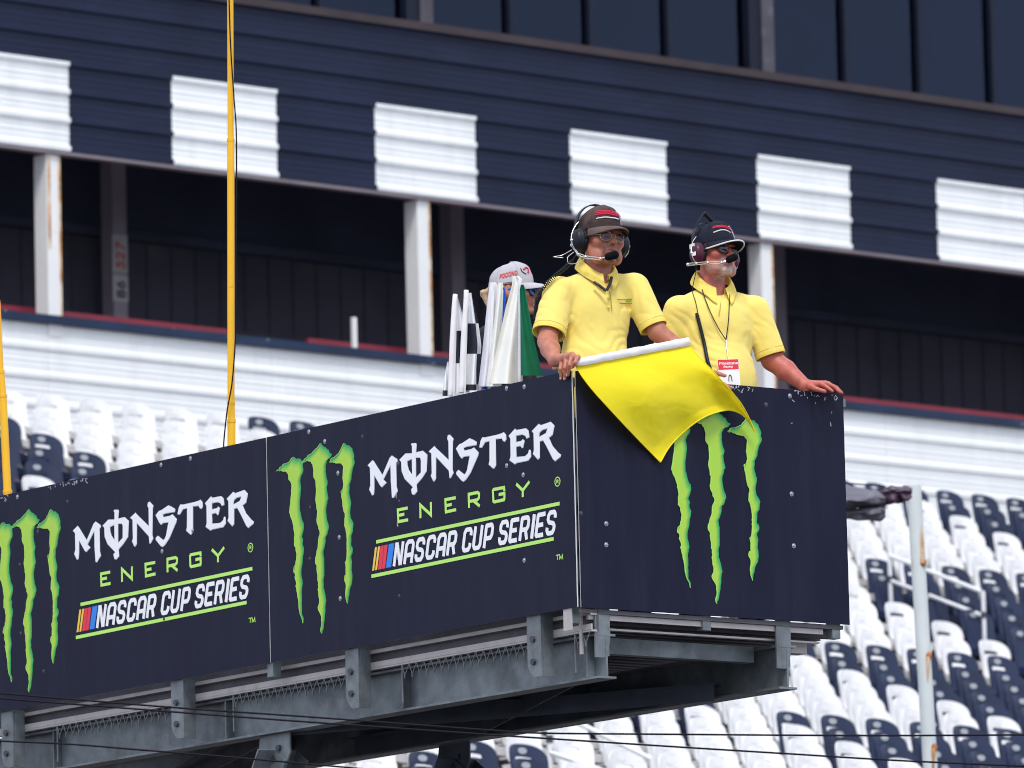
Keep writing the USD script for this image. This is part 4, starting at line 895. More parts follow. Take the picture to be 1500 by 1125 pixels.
def cap(h, mcrown, mbrim, parent, crown_h=0.118, brim_len=0.082, tilt=0.0, brim_piping=None, seams=True, lower=0.032):
    """a baseball cap: crown shell, curved brim"""
    n, m = 26, 60; P = np.zeros((n, m, 3))
    for i in range(n):
        a = i / (n - 1) * math.pi / 2
        for j in range(m):
            p = 2 * math.pi * j / (m - 1)
            rx, ry = 0.0865, 0.1085
            prof = math.cos(a) ** 0.62
            front = 0.5 + 0.5 * math.cos(p)
            x = rx * prof * math.sin(p); y = -0.010 + ry * prof * math.cos(p) + 0.004 * front * math.sin(2 * a)
            z = lower + 0.008 * front + (crown_h - 0.006 + 0.012 * front * math.sin(a) ** 1) * math.sin(a) ** 1.05
            P[i, j] = (x, y, z)
    w = (meshkit.fbm(P * 22, 3, int(abs(h.C[0]) * 100)) - 0.5) * 0.007
    P += w[..., None] * np.array([1, 1, 1])
    P[:, -1] = P[:, 0]
    c = obj('cap_crown', grid_mesh(h.pts(P.reshape(-1, 3)).reshape(P.shape)), mcrown, parent, True)
    bt = obj('crown_button', (lambda s: (s.apply_translation(h(0, -0.010, lower + crown_h + 0.003)), s)[1])(trimesh.creation.icosphere(2, 0.007 * h.s)), mcrown, c)
    if seams:
        for p in (0.0, math.pi / 3, 2 * math.pi / 3, math.pi, -math.pi / 3, -2 * math.pi / 3):
            j = int(round((p % (2 * math.pi)) / (2 * math.pi) * (m - 1))); L = P[1:-1, j] * (1.008, 1.008, 1.004)
            obj('seam', tube(h.pts(L), 0.0012 * h.s, 5), mcrown, c)
    # brim: a sheet with thickness, bent down at its sides
    nu, nv = 30, 9; T, Bt = np.zeros((nv, nu, 3)), np.zeros((nv, nu, 3))
    for i in range(nv):
        for j in range(nu):
            p = (j / (nu - 1) - 0.5) * 2 * 1.18; v_ = i / (nv - 1)
            x0, y0 = 0.0865 * math.sin(p), -0.010 + 0.1095 * math.cos(p)
            L = brim_len * max(0.0, math.cos(p * 1.33)) ** 0.55
            y = y0 + L * v_; x = x0 * (1 + 0.05 * v_)
            z = lower + 0.010 - tilt * L * v_ - 3.0 * x * x * (0.35 + 0.65 * v_) - 0.012 * v_ * v_
            T[i, j] = (x, y, z); Bt[i, j] = (x, y, z - 0.0045)
    W = np.concatenate([T, Bt[::-1]]); W = np.concatenate([W, W[:1]])
    b = obj('cap_brim', grid_mesh(h.pts(W.reshape(-1, 3)).reshape(W.shape)), mbrim, parent, 40)
    if brim_piping is not None: obj('brim_piping', tube(h.pts(T[-1] - (0, 0, 0.002)), 0.0036 * h.s, 7), brim_piping, b, True)
    return P
def on_cap(h, P, u, v):
    """a point of the crown: u angle (rad, + to the person's left), v 0 at the rim to 1 on top; with its outward offset"""
    n, m = P.shape[:2]; j = (u % (2 * math.pi)) / (2 * math.pi) * (m - 1); i = v * (n - 1)
    i0, j0 = min(int(i), n - 2), min(int(j), m - 2); a, b = i - i0, j - j0
    q = (P[i0, j0] * (1 - a) * (1 - b) + P[i0 + 1, j0] * a * (1 - b) + P[i0, j0 + 1] * (1 - a) * b + P[i0 + 1, j0 + 1] * a * b)
    return q + np.array([0, -0.0, 0.0]) + 0.0022 * (q - (0, -0.01, 0.05)) / np.linalg.norm(q - (0, -0.01, 0.05))
def cap_stroke(h, P, pts, r, m, parent, name='embroidery'):
    obj(name, tube([h.pts(on_cap(h, P, u, v)) for u, v in bez(pts, 5)] if len(pts) > 2 else [h.pts(on_cap(h, P, *q)) for q in line(pts, 6)], r * h.s, 5), m, parent)
def glasses(h, parent, mframe, mlens, rx=0.0235, rz=0.0185, full=True, z0=0.0, thick=0.0016):
    for q in (-1, 1):
        ring = []
        for a in np.linspace(0, 2 * math.pi, 29):
            ring.append((q * (0.0335 + rx * math.cos(a) * 1.0), 0.1045 - 0.012 * (math.cos(a) * 0.5 + 0.5) ** 1.5, 0.001 + z0 + rz * (abs(math.sin(a)) ** 0.85) * np.sign(math.sin(a)) - 0.002 * (math.sin(a) < 0)))
        ring = np.array(ring); c = ring[:-1].mean(0); P = np.stack([ring * 0 + c, c + (ring - c) * 0.5, ring])
        lens = obj('lens', grid_mesh(h.pts(P.reshape(-1, 3)).reshape(P.shape)), mlens, parent, True)
        obj('lens_rim', tube(h.pts(ring), thick * h.s, 6), mframe, parent, True)
        obj('temple', tube(h.pts([(q * 0.058, 0.096, 0.006 + z0), (q * 0.071, 0.075, 0.008 + z0), (q * 0.080, 0.02, 0.008 + z0), (q * 0.081, -0.01, 0.004 + z0)]), thick * 1.25 * h.s, 6), mframe, parent, True)
    obj('bridge', tube(h.pts([(-0.0105, 0.106, 0.006 + z0), (0, 0.110, 0.010 + z0), (0.0105, 0.106, 0.006 + z0)]), thick * h.s, 6), mframe, parent, True)
def headset(h, name, label, mshell, mic_q, boom, cups_y=-0.005, loop=False, cup_label=None):
    """mic_q: the side of the boom (-1 the person's right); boom: points in head space from the cup to the microphone foam"""
    t = thing(name, label, 'headset', h.C)
    for q in (-1, 1):
        v = Vox(h.C - 0.2 * h.s, h.C + 0.2 * h.s, 0.0045)
        v.ell(h(q * 0.110, cups_y, -0.010), np.array((0.026, 0.037, 0.048)) * h.s, h.R, 0.01); v.ell(h(q * 0.099, cups_y, -0.010), np.array((0.014, 0.041, 0.053)) * h.s, h.R, 0.008)
        c = obj('ear_cup', v.mesh(), M[mshell], t, True)
        ring = [h(q * 0.088, cups_y + 0.030 * math.cos(a), -0.010 + 0.040 * math.sin(a)) for a in np.linspace(0, 2 * math.pi, 25)]
        obj('cushion', tube(ring, 0.0125 * h.s, 8), M['cushion'], c, True)
        k = trimesh.creation.icosphere(2, 0.008 * h.s); k.apply_translation(h(q * 0.137, cups_y, -0.012)); obj('knob', k, M['steel'], c, True)
        obj('yoke_wire', tube(bez([h(q * 0.095, cups_y - 0.012, 0.075), h(q * 0.118, cups_y - 0.012, 0.045), h(q * 0.134, cups_y - 0.006, 0.014), h(q * 0.139, cups_y, -0.012), h(q * 0.133, cups_y + 0.004, -0.04), h(q * 0.115, cups_y + 0.006, -0.062)], 6), 0.0022 * h.s, 6), M['steel'], c, True)
    P = []
    for a in np.linspace(-1.42, 1.42, 40): P.append((0.104 * math.sin(a) * (1.0), -0.028 - 0.012 * math.cos(a), 0.030 + 0.126 * math.cos(a)))
    P = np.array(P); w = 0.011; tk = 0.005
    n_ = P - (0, -0.03, 0.03); n_ /= np.linalg.norm(n_, axis=1, keepdims=True)
    rows = [P + (0, w, 0), P + (0, -w, 0), P + n_ * tk + (0, -w, 0), P + n_ * tk + (0, w, 0), P + (0, w, 0)]
    b = obj('headband', grid_mesh(h.pts(np.array(rows).reshape(-1, 3)).reshape(5, 40, 3)), M['black_plastic'], t, 40)
    if loop:
        s = trimesh.creation.box((0.012, 0.020, 0.085)); s.apply_transform(trimesh.transformations.rotation_matrix(-0.95, (0, 1, 0))); s.apply_translation((0.012, -0.035, 0.178))
        obj('head_strap', trimesh.Trimesh(h.pts(s.vertices), s.faces, process=False), M['black_plastic'], t)
        s = bez([(-0.085, -0.04, 0.09), (-0.062, -0.042, 0.145), (-0.03, -0.038, 0.19), (-0.022, -0.036, 0.200)], 6)
        obj('head_strap', tube(h.pts(s), 0.0065 * h.s, 6), M['black_plastic'], t)
    bp = h.pts(boom)
    o1 = h.R @ np.array([0, 0.0, 0.0045]) * h.s
    bm = obj('boom_arm', cat_([tube(bp[:-1] + o1, 0.0024 * h.s, 6), tube(bp[:-1] - o1, 0.0024 * h.s, 6)]), M['steel'], t, True)
    for q in bp[:-1]:
        k = trimesh.creation.icosphere(1, 0.0085 * h.s); k.apply_translation(q); obj('boom_joint', k, M['steel'], bm, True)
    obj('boom_joint', tube([bp[-2], (bp[-1] * 0.75 + bp[-2] * 0.25)], 0.004 * h.s, 6), M['steel'], bm)
    d = bp[-1] - bp[-2]; d /= np.linalg.norm(d)
    v = Vox(bp[-1] - 0.06, bp[-1] + 0.06, 0.004); v.cone(bp[-1] - d * 0.014 * h.s, bp[-1] + d * 0.014 * h.s, 0.0165 * h.s, 0.018 * h.s, 0.005)
    obj('microphone_foam', v.mesh(), M['foam'], t, True)
    return t
def fingers(v, list_, k=0.005):
    for pts, rs in list_: v.chain(pts, rs, k)
def nails(pts_dirs, parent, m): pass

def polo(name_parent, joints, noise_seed, hgt=0.0058):
    """joints: neck, pelvis, chest/belly ellipsoids, sleeves [(shoulder, end, r0, r1, arm direction)] ; returns the shirt"""
    J = joints
    v = Vox(J['lo'], J['hi'], 0.0065)
    for c, r, R in J['ells']: v.ell(c, r, R, 0.05)
    for a, b, ra, rb in J['cones']: v.cone(a, b, ra, rb, 0.045)
    for a, b, ra, rb in J['sleeves']: v.cone(a, b, ra, rb, 0.022)
    for a, b, ra, rb in J['sleeves']:
        d = (b - a) / np.linalg.norm(b - a)
        # cut the sleeve square at its end
        def f(X, b=b, d=d, rb=rb):
            q = X - b; return np.maximum(-(q @ d), np.linalg.norm(q - (q @ d)[..., None] * d, axis=-1) - rb * 1.35)
        v.put(f, b - rb * 1.5, b + rb * 1.5, 0.003, 'sub')
        v.cone(b - d * 0.012, b + d * 0.03, rb * 0.86, rb * 0.9, 0.002, 'sub')
    def folds(X):
        out = np.zeros(len(X))
        for (c, axis, freq, amp, rad) in J['folds']:
            q = X - c; w = np.exp(-(np.linalg.norm(q, axis=1) / rad) ** 2)
            wob = (meshkit.noise(X * 7, noise_seed) - 0.5) * 0.20
            ph = (q @ axis + wob) * freq
            out += 0.8 * amp * w * (0.35 + 1.3 * meshkit.noise(X * 11, noise_seed + 9)) * (np.abs(np.sin(ph)) ** 0.8 - 0.5)
        out += 0.005 * (meshkit.fbm(X * np.array([9, 9, 16]), 3, noise_seed + 3) - 0.5)
        return out
    v.disp(folds)
    v.cone(J['neck0'], J['neck1'], J['neck_r'], J['neck_r'] * 1.25, 0.004, 'sub')
    for a, b, r in J.get('vee', []): v.cone(a, b, r[0], r[1], 0.004, 'sub')
    s = obj('polo_shirt', v.mesh(), M['polo'], name_parent, True)
    for a, b, ra, rb in J['sleeves']:                          # ribbed cuff
        d = (b - a) / np.linalg.norm(b - a); x = np.cross(d, [0.3, 1, 0.2]); x /= np.linalg.norm(x); y = np.cross(d, x)
        def ring(off, r): return np.array([b + d * off + r * (x * math.cos(q) + y * math.sin(q)) for q in np.linspace(0, 2 * math.pi, 33)])
        obj('sleeve_cuff', grid_mesh(np.array([ring(-0.028, rb * 0.985), ring(-0.026, rb * 1.018), ring(0.0, rb * 1.022), ring(0.001, rb * 0.94), ring(-0.02, rb * 0.92)])), M['polo_trim'], s, True)
        obj('cuff_seam', tube(ring(-0.028, rb * 1.012), 0.0011, 5), M['stitch'], s)
    return s
def collar(parent, C, R, r0, top, drop_, spread, open_a, droop=0.03, z_front=-0.055):
    """a folded polo collar in the frame R (columns left, forward, up) round C"""
    n = 48; rows = []
    for kind in range(5):
        row = []
        for p in np.linspace(open_a, 2 * math.pi - open_a, n):
            fr = 0.5 + 0.5 * math.cos(p)                          # 1 in front
            z = top - 0.098 * fr ** 1.7
            rr = r0 * (1 - 0.06 * fr)
            tip = math.exp(-((min(p - open_a, 2 * math.pi - open_a - p)) / 0.30) ** 2)
            if kind == 0: q = (rr, z - 0.028)
            elif kind == 1: q = (rr + 0.002, z)
            elif kind == 2: q = (rr + 0.010, z + 0.003)
            elif kind == 3: q = (rr + spread * 0.7, z - drop_ * 0.45 - 0.4 * droop * tip)
            else: q = (rr + spread + 0.016 * tip, z - drop_ - droop * tip)
            row.append(C + R @ np.array([q[0] * math.sin(p), q[0] * math.cos(p) * 1.06, q[1]]))
        rows.append(row)
    P = np.array(rows); P2 = P.copy(); P2[3:] -= (R @ np.array([0, 0, 0.006]))
    c = obj('collar', grid_mesh(np.concatenate([P, P2[::-1][:2]])), M['polo_trim'], parent, 60)
    return c
def legs(parent, pelvis, floor_z, lf, fw, wide=0.1):
    v = Vox(pelvis - (0.35, 0.35, 1.25), pelvis + (0.35, 0.35, 0.2), 0.014)
    v.ell(pelvis, (0.185, 0.145, 0.14), np.eye(3), 0.03)
    for q in (-1, 1):
        hip = pelvis + lf * q * wide - Z * 0.05; knee = np.array([*(hip + lf * q * 0.03 + fw * 0.02)[:2], (hip[2] + floor_z) / 2 + 0.02]); ank = np.array([*(hip + lf * q * 0.05)[:2], floor_z + 0.05])
        v.cone(hip, knee, 0.10, 0.075, 0.03); v.cone(knee, ank, 0.075, 0.062, 0.02)
        s = Vox(ank - 0.25, ank + 0.25, 0.012); s.cone(ank - fw * 0.05, ank + fw * 0.17, 0.048, 0.04, 0.02)
        s.half(np.array([0, 0, floor_z + 0.003]), np.array([0, 0, -1.0])); obj('shoe', s.mesh(), M['shoe'], parent, True)
    obj('trousers', v.mesh(), M['trousers'], parent, True)
FLOOR_Z = CB[2] + 0.012
def basis(yaw):
    fw = np.array([math.sin(yaw), -math.cos(yaw), 0]); lf = np.array([math.cos(yaw), math.sin(yaw), 0]); return lf, fw, np.stack([lf, fw, Z], 1)
# ------------------------------------------------------------------ the man with the flag
YA = 39.66
lfA, fwA, RA = basis(math.radians(28))
hA = Head(at(880, 352, YA - 0.03), math.radians(30), math.radians(2), math.radians(-2), 1.17)
pelA = at(880, 618, YA + 0.05)
manA = thing('person', 'man in yellow polo shirt, brown cap and headset holding the yellow flag over the corner', 'person', (pelA[0], pelA[1], FLOOR_Z))
v = Vox(at(760, 590, YA) + (0, -0.62, -0.05), at(1090, 310, YA) + (0, 0.35, 0.05), 0.0045)
sculpt_head(v, hA, ears=True, wide=1.02, jowl=0.025)
shR, shL = at(815, 428, YA - 0.10), at(930, 422, YA + 0.07)
elR, wrR = at(802, 500, YA - 0.22), at(812, 528, YA - 0.40)
elL, wrL = at(963, 486, YA + 0.02), at(1036, 547, YA - 0.02)
v.cone(at(872, 416, YA), at(876, 470, YA), 0.062, 0.08, 0.03)
for s_, e_, w_2 in ((shR, elR, wrR), (shL, elL, wrL)):
    v.cone(s_, e_, 0.056, 0.046, 0.02); v.cone(e_, e_ + (w_2 - e_) * 0.4, 0.046, 0.047, 0.02); v.cone(e_ + (w_2 - e_) * 0.4, w_2, 0.047, 0.030, 0.015)
# right hand closed over the panel's top corner
LP = lambda x, y, off: Lp(x, y, off)
kn = [LP(841.5, 523, 0.012), LP(833, 519.5, 0.016), LP(825, 522, 0.018), LP(818.5, 528, 0.016)]
kn = [k + B * 0.02 for k in kn]
md = [LP(842.5, 531, 0.020), LP(834.5, 535, 0.024), LP(827.5, 539, 0.024), LP(821, 541, 0.022)]
tp_ = [LP(838.5, 538, 0.014), LP(831.8, 549.5, 0.013), LP(827.8, 554.5, 0.013), LP(822.3, 554, 0.013)]
for k in kn: v.cone(wrR, k, 0.026, 0.0145, 0.012)
v.cone(kn[1], kn[3], 0.015, 0.014, 0.008)
fingers(v, [([a, b, c], [0.0118, 0.0105, 0.0082]) for a, b, c in zip(kn, md, tp_)], 0.004)
v.chain([wrR + (kn[0] - wrR) * 0.4, at(838, 531, kn[0][1] + 0.03), at(846, 535, kn[0][1] + 0.05)], [0.018, 0.0125, 0.0095], 0.006)
# left hand lying on the right rail behind the flag
kb = wrL + np.array([0.020, -0.01, -0.065])
v.cone(wrL, kb, 0.028, 0.024, 0.012)
for q, (dy, L) in enumerate(((-0.033, 0.075), (-0.011, 0.085), (0.011, 0.08), (0.033, 0.062))):
    a = kb + np.array([0.01, dy, 0.004]); fingers(v, [([a, a + (L * 0.55, dy * .15, 0.004), a + (L, dy * .2, -0.018)], [0.0105, 0.0095, 0.008])])
v.chain([wrL + (0.02, -0.025, 0), wrL + (0.055, -0.055, -0.012), wrL + (0.085, -0.06, -0.022)], [0.015, 0.0115, 0.009], 0.006)
bm = v.mesh(); bp = obj('body', bm, M['skin_a'], manA, True)
tint_attr(bp, head_tint(hA, bm.vertices))
nail_m = mat('nail', (0.72, 0.36, 0.30), 0.3)
for a, b in zip(md, tp_):
    d = (b - a) / np.linalg.norm(b - a); s = trimesh.creation.icosphere(2); n_ = NL
    s.vertices = s.vertices * (0.0052, 0.0070, 0.0025); x = np.cross(d, n_); x /= np.linalg.norm(x)
    obj('finger_nail', frame_mesh(s, b + n_ * 0.0072 + d * 0.002, x, d, np.cross(x, d)), nail_m, bp, True)
eyes(hA, manA)
J = dict(lo=at(770, 620, YA) + (0, -0.40, 0), hi=at(1000, 372, YA) + (0, 0.36, 0), neck0=at(874, 372, YA - 0.01), neck1=at(874, 405, YA + 0.015), neck_r=0.066)
ch, be = at(871, 466, YA), at(872, 548, YA - 0.02)
J['ells'] = [(ch, (0.182, 0.125, 0.215), RA), (be, (0.190, 0.140, 0.26), RA), (at(874, 600, YA), (0.187, 0.142, 0.16), RA)]
J['cones'] = [(at(866, 415, YA + 0.02), shR + (0.02, 0.01, -0.0), 0.058, 0.064), (at(880, 415, YA + 0.02), shL + (-0.02, 0, -0.0), 0.058, 0.064)]
J['sleeves'] = [(shR + (0.01, 0, 0.005), at(804, 489, YA - 0.185), 0.074, 0.082), (shL + (0, 0, 0.0), at(957.5, 480.5, YA + 0.03), 0.074, 0.070)]
J['folds'] = [(at(850, 520, YA - .1), np.array([0.25, 0, 1.0]), 48, 0.006, 0.13), (at(905, 500, YA - .1), np.array([-0.45, 0, 0.8]), 42, 0.006, 0.12), (at(835, 455, YA - .1), np.array([0.8, 0, -0.6]), 55, 0.010, 0.09), (at(925, 455, YA - .02), np.array([0.9, 0, 0.5]), 55, 0.010, 0.09), (at(805, 455, YA - .15), np.array([0.7, 0, 0.9]), 45, 0.007, 0.10)]
J['vee'] = [(at(876, 396, YA - 0.11), at(893, 424, YA - 0.155), (0.034, 0.006))]
shirtA = polo(manA, J, 11)
collar(shirtA, at(875, 401, YA + 0.0), RA @ np.array([[1, 0, 0], [0, math.cos(.10), math.sin(.10)], [0, -math.sin(.10), math.cos(.10)]]), 0.077, 0.088, 0.048, 0.034, 0.17, 0.020)
obj('undershirt_band', tube([at(870, 413, YA - 0.135), at(878, 418, YA - 0.145), at(888, 426, YA - 0.150)], 0.0075, 6), M['black_plastic'], shirtA, label='black inner collar band')
obj('undershirt_band', tube([at(889, 425, YA - 0.150), at(894, 415, YA - 0.135), at(896, 406, YA - 0.11)], 0.0075, 6), M['black_plastic'], shirtA, label='black inner collar band')
def chest_mark(px, py, N_, yy):
    return at(px, py, yy)
# small embroidery on the chest: two rows of fine stitches and a green dash
def surf_pt(mesh_q, px, py):
    d = ray(px, py); return d
class Hit:
    def __init__(self, path):
        g = UsdGeom.Mesh(stage.GetPrimAtPath(path)); self.V = np.array(g.GetPointsAttr().Get()) + owner('/'.join(path.split('/')[:-1])); self.px = project(self.V); self.D = (self.V - EYE) @ FW
    def __call__(self, x, y, lift=0.004, r=6):
        k = np.nonzero(np.linalg.norm(self.px - (x, y), axis=1) < r)[0]
        if not len(k): k = np.argsort(np.linalg.norm(self.px - (x, y), axis=1))[:4]
        d = np.percentile(self.D[k], 12) - lift; q = ray(x, y); return EYE + q * (d / (q @ FW))
hit = Hit(shirtA)
for x0, x1, y, m_ in ((904, 926, 438.5, 'stitch'), (908, 926, 444.5, 'stitch'), (917, 925, 440.8, 'print_green')):
    x = x0
    while x < x1:
        w = rng.uniform(1.2, 2.4); obj('chest_embroidery', tube([hit(x, y), hit(min(x + w, x1), y + rng.uniform(-.5, .5))], 0.0016 if m_ == 'stitch' else 0.003, 5), M[m_] if m_ != 'stitch' else M['cap_brown'], shirtA); x += w + 0.9
obj('placket', tube([hit(893, 426), hit(895, 440), hit(896.5, 456)], 0.0022, 5), M['stitch'], shirtA)
for y in (436, 450): obj('button', (lambda s, c: (s.apply_translation(c), s)[1])(trimesh.creation.icosphere(2, 0.0055), hit(891.5, y)), M['polo_trim'], shirtA, True)
legs(manA, pelA, FLOOR_Z, lfA, fwA)
PA = cap(hA, M['cap_brown'], M['brim_brown'], manA, crown_h=0.102, brim_len=0.078, tilt=0.12)
CAPA = '/World/person/cap_crown'
for k, (u0, u1, v_) in enumerate([(-0.85, 0.35, 0.34), (-0.83, 0.35, 0.39), (-0.80, 0.32, 0.44)]): cap_stroke(hA, PA, [(u0, v_), ((u0 + u1) / 2, v_ + 0.02), (u1, v_ - 0.02)], 0.0034, M['embroidery_red'], CAPA)
cap_stroke(hA, PA, [(-0.80, 0.23), (-0.4, 0.26), (0.0, 0.25), (0.40, 0.24)], 0.0026, M['piping'], CAPA)
cap_stroke(hA, PA, [(0.35, 0.45), (0.55, 0.42), (0.72, 0.33), (0.62, 0.28)], 0.0045, M['embroidery_pink'], CAPA); cap_stroke(hA, PA, [(0.62, 0.30), (0.78, 0.15)], 0.002, M['piping'], CAPA)
gA = UsdGeom.Xform.Define(stage, '/World/person/glasses').GetPrim()
glasses(hA, '/World/person', M['gold_frame'], lens_clear, z0=-0.004)
stage.RemovePrim('/World/person/glasses')
v = Vox(hA.C - 0.16, hA.C + 0.16, 0.004)
for q in (-1, 1): v.chain([hA(0, 0.1015, -0.044), hA(q * 0.016, 0.098, -0.046), hA(q * 0.031, 0.085, -0.062), hA(q * 0.029, 0.082, -0.082)], [0.0052 * 1.1, 0.0058 * 1.1, 0.0062, 0.006], 0.004)
v.ell(hA(0, 0.086, -0.104), np.array((0.026, 0.018, 0.017)) * 1.1, hA.R, 0.006)
v.disp(lambda X: 0.006 * (meshkit.noise(X * 260, 5) - 0.6))
beard_attr(manA + '/body', hA, 0)
hsA = headset(hA, 'radio_headset', 'black radio headset with steel boom worn over the brown cap', 'black_plastic', -1, [(-0.128, -0.02, -0.03), (-0.118, 0.015, -0.075), (-0.100, 0.045, -0.090), (-0.062, 0.102, -0.105), (-0.024, 0.128, -0.093)])
coil = bez([hA(-0.118, 0.0, -0.070), hA(-0.135, -0.01, -0.10), at(826, 394, YA - 0.14), at(812, 405, YA - 0.17), at(799, 418, YA - 0.17), at(789, 432, YA - 0.14), at(785.5, 450, YA - 0.06), at(784, 468, YA + 0.02)], 60)
n_ = len(coil); tt_ = np.gradient(coil, axis=0); tt_ /= np.linalg.norm(tt_, axis=1, keepdims=True); s1 = np.cross(tt_, [0.2, 1, 0.1]); s1 /= np.linalg.norm(s1, axis=1, keepdims=True); s2 = np.cross(tt_, s1)
ln = np.r_[0, np.cumsum(np.linalg.norm(np.diff(coil, axis=0), axis=1))]; fi = np.linspace(0, ln[-1], 900); cc = np.stack([np.interp(fi, ln, coil[:, k]) for k in range(3)], 1)
S1 = np.stack([np.interp(fi, ln, s1[:, k]) for k in range(3)], 1); S2 = np.stack([np.interp(fi, ln, s2[:, k]) for k in range(3)], 1); ph = fi / 0.0105 * 2 * math.pi; amp = 0.0085 * np.clip((fi - 0.03) / 0.02, 0, 1)
obj('coiled_cord', tube(cc + amp[:, None] * (np.cos(ph)[:, None] * S1 + np.sin(ph)[:, None] * S2), 0.0026, 5), M['black_plastic'], hsA, True)
obj('thin_wire', tube(bez([hA(-0.125, -0.01, -0.06), hA(-0.150, -0.02, -0.085), hA(-0.152, 0.0, -0.115), hA(-0.118, 0.03, -0.110), hA(-0.10, 0.04, -0.092)], 8), 0.0018, 5), M['steel'], hsA, True)
obj('thin_wire', tube(bez([hA(-0.13, -0.02, -0.05), hA(-0.165, -0.04, -0.072), hA(-0.200, -0.05, -0.080), hA(-0.165, -0.03, -0.085)], 8), 0.0018, 5), M['steel'], hsA, True)

# the yellow flag: sleeve over a stick, cloth hanging over the right panel
fy = thing('yellow_flag', 'bright yellow flag hanging from a white-sleeved stick over the right sign panel', 'flag', at(845, 535, 39.05))
s0, s1_ = Lp(811.5, 538.5, 0.045), Rp(1008, 499, 0.05)
s0 = at(811.5, 538.5, 39.33)
h0, h1 = Rp(843, 532, 0.045), Rp(1008.5, 500, 0.035)
obj('stick', tube([s0, h0, h0 + (h1 - h0) * 0.05], 0.0105, 10), mat('wood', (0.62, 0.46, 0.26), 0.6, 0.15, 20), fy, 40)
S = line([h0, h1], 40); rr = np.full(40, 0.020); rr[0] = 0.012; rr[1] = 0.017
fl = tube(S, rr, 16); fl.vertices -= NRt * ((fl.vertices - S.mean(0)) @ NRt)[:, None] * 0.40 - NRt * 0.0; fl.vertices += (meshkit.fbm(fl.vertices * 22, 3, 4) - .5)[:, None] * np.array([0.004, 0.016, 0.012])
M['flag_white'] = mat('flag_white', (0.76, 0.74, 0.76), 0.8, 0.05, 12, 0.2, 300, spec=0.2)
obj('sleeve', fl, M['flag_white'], fy, True)
M['flag_yellow'] = usdkit.material(stage, '/World/Looks/flag_yellow', {'g': ('texture_coordinate', {}), 'n': ('noise_texture', {'scale': 9.0, 'detail': 5.0, 'distortion': 0.6}), 'b': ('bump', {'strength': 0.22, 'distance': 0.02}), 'd': ('principled_bsdf', {'base_color': (0.96, 0.80, 0.006), 'roughness': 0.6, 'specular_ior_level': 0.3, 'sheen_weight': 0.2}), 't': ('translucent_bsdf', {'color': (0.95, 0.74, 0.0)}), 'm': ('mix_closure', {'fac': 0.22})}, [('g.object', 'n.vector'), ('n.fac', 'b.height'), ('b.normal', 'd.normal'), ('d.BSDF', 'm.closure1'), ('t.BSDF', 'm.closure2')], surface='m.closure')
nU, nV = 60, 56
top = bez([(843.5, 537), (880, 530.5), (930, 521.5), (975, 513), (1010, 507)], 15); left = bez([(843.5, 537), (856, 556), (873, 577), (905, 612), (938, 647), (967.5, 677)], 12)
right = bez([(1010, 507), (1030, 529), (1052, 552), (1071, 573), (1086, 592), (1097, 612), (1105.5, 632)], 12); bot = bez([(967.5, 677), (979, 657), (993, 641), (1012, 624), (1032, 611), (1052, 603.5), (1070, 601), (1086, 607), (1097, 618), (1105.5, 632)], 10)
rs = lambda c, n: line(c, n)
T_, B_, L_, R_ = rs(top, nU), rs(bot, nU), rs(left, nV), rs(right, nV)
P = np.zeros((nV, nU, 3))
for i in range(nV):
    for j in range(nU):
        a, b = j / (nU - 1), i / (nV - 1)
        q = (1 - b) * T_[j] + b * B_[j] + (1 - a) * L_[i] + a * R_[i] - ((1 - a) * (1 - b) * T_[0] + a * (1 - b) * T_[-1] + (1 - a) * b * B_[0] + a * b * B_[-1])
        fold = math.sin(2 * math.pi * (a * 1.25 - 0.55 * b + 0.10)) * 0.022 * b + math.sin(2 * math.pi * (a * 2.8 + 0.9 * b)) * 0.006 * b + 0.004 * b * (meshkit.noise(np.array([a * 9, b * 7, 3.0])) - 0.5) * 2
        off = 0.034 + 0.05 * math.sin(math.pi * min(1, b * 1.1)) + fold + 0.10 * max(0, a - 0.6) * b
        P[i, j] = Rp(q[0], q[1], max(0.016, off))
hemT = P + NRt * 0.0025
obj('cloth', grid_mesh(P), M['flag_yellow'], fy, True)
obj('hem', cat_([tube(P[:, 0], 0.0032, 6), tube(P[:, -1], 0.0032, 6), tube(P[-1], 0.0032, 6)]), M['flag_yellow'], fy, True)

# ------------------------------------------------------------------ the bearded man on the right
YB = 40.02
lfB, fwB, RB_ = basis(math.radians(24))
hB = Head(at(1047.5, 372.5, YB - 0.02), math.radians(40), math.radians(5), math.radians(-3), 1.08)
pelB = at(1050, 620, YB + 0.06)
manB = thing('person', 'grey-bearded man in yellow polo shirt and navy cap, one hand on the rail', 'person', (pelB[0], pelB[1], FLOOR_Z))
v = Vox(at(955, 590, YB) + (0, -0.32, -0.05), at(1250, 320, YB) + (0, 0.36, 0.05), 0.0045)
sculpt_head(v, hB, ears=True, wide=1.03, jowl=0.03)
shR, shL = at(994, 455, YB - 0.09), at(1106, 454, YB + 0.10)
elR, wrR = at(975, 535, YB - 0.02), at(1010, 585, YB - 0.16)
elL, wrL = at(1131, 527, YB + 0.10), at(1181, 566, YB + 0.02)
v.cone(at(1044, 436, YB), at(1046, 490, YB), 0.065, 0.09, 0.03)
for s_, e_, w_2 in ((shR, elR, wrR), (shL, elL, wrL)):
    v.cone(s_, e_, 0.060, 0.052, 0.02); v.cone(e_, e_ + (w_2 - e_) * 0.4, 0.052, 0.051, 0.02); v.cone(e_ + (w_2 - e_) * 0.4, w_2, 0.051, 0.031, 0.015)
kn = [at(1203, 562.5, 39.98), at(1209, 561.5, 40.01), at(1213, 562.5, 40.04), at(1215, 565, 40.07)]
md = [at(1211, 567, 39.955), at(1221, 566, 39.975), at(1225, 568, 40.01), at(1225, 571, 40.05)]
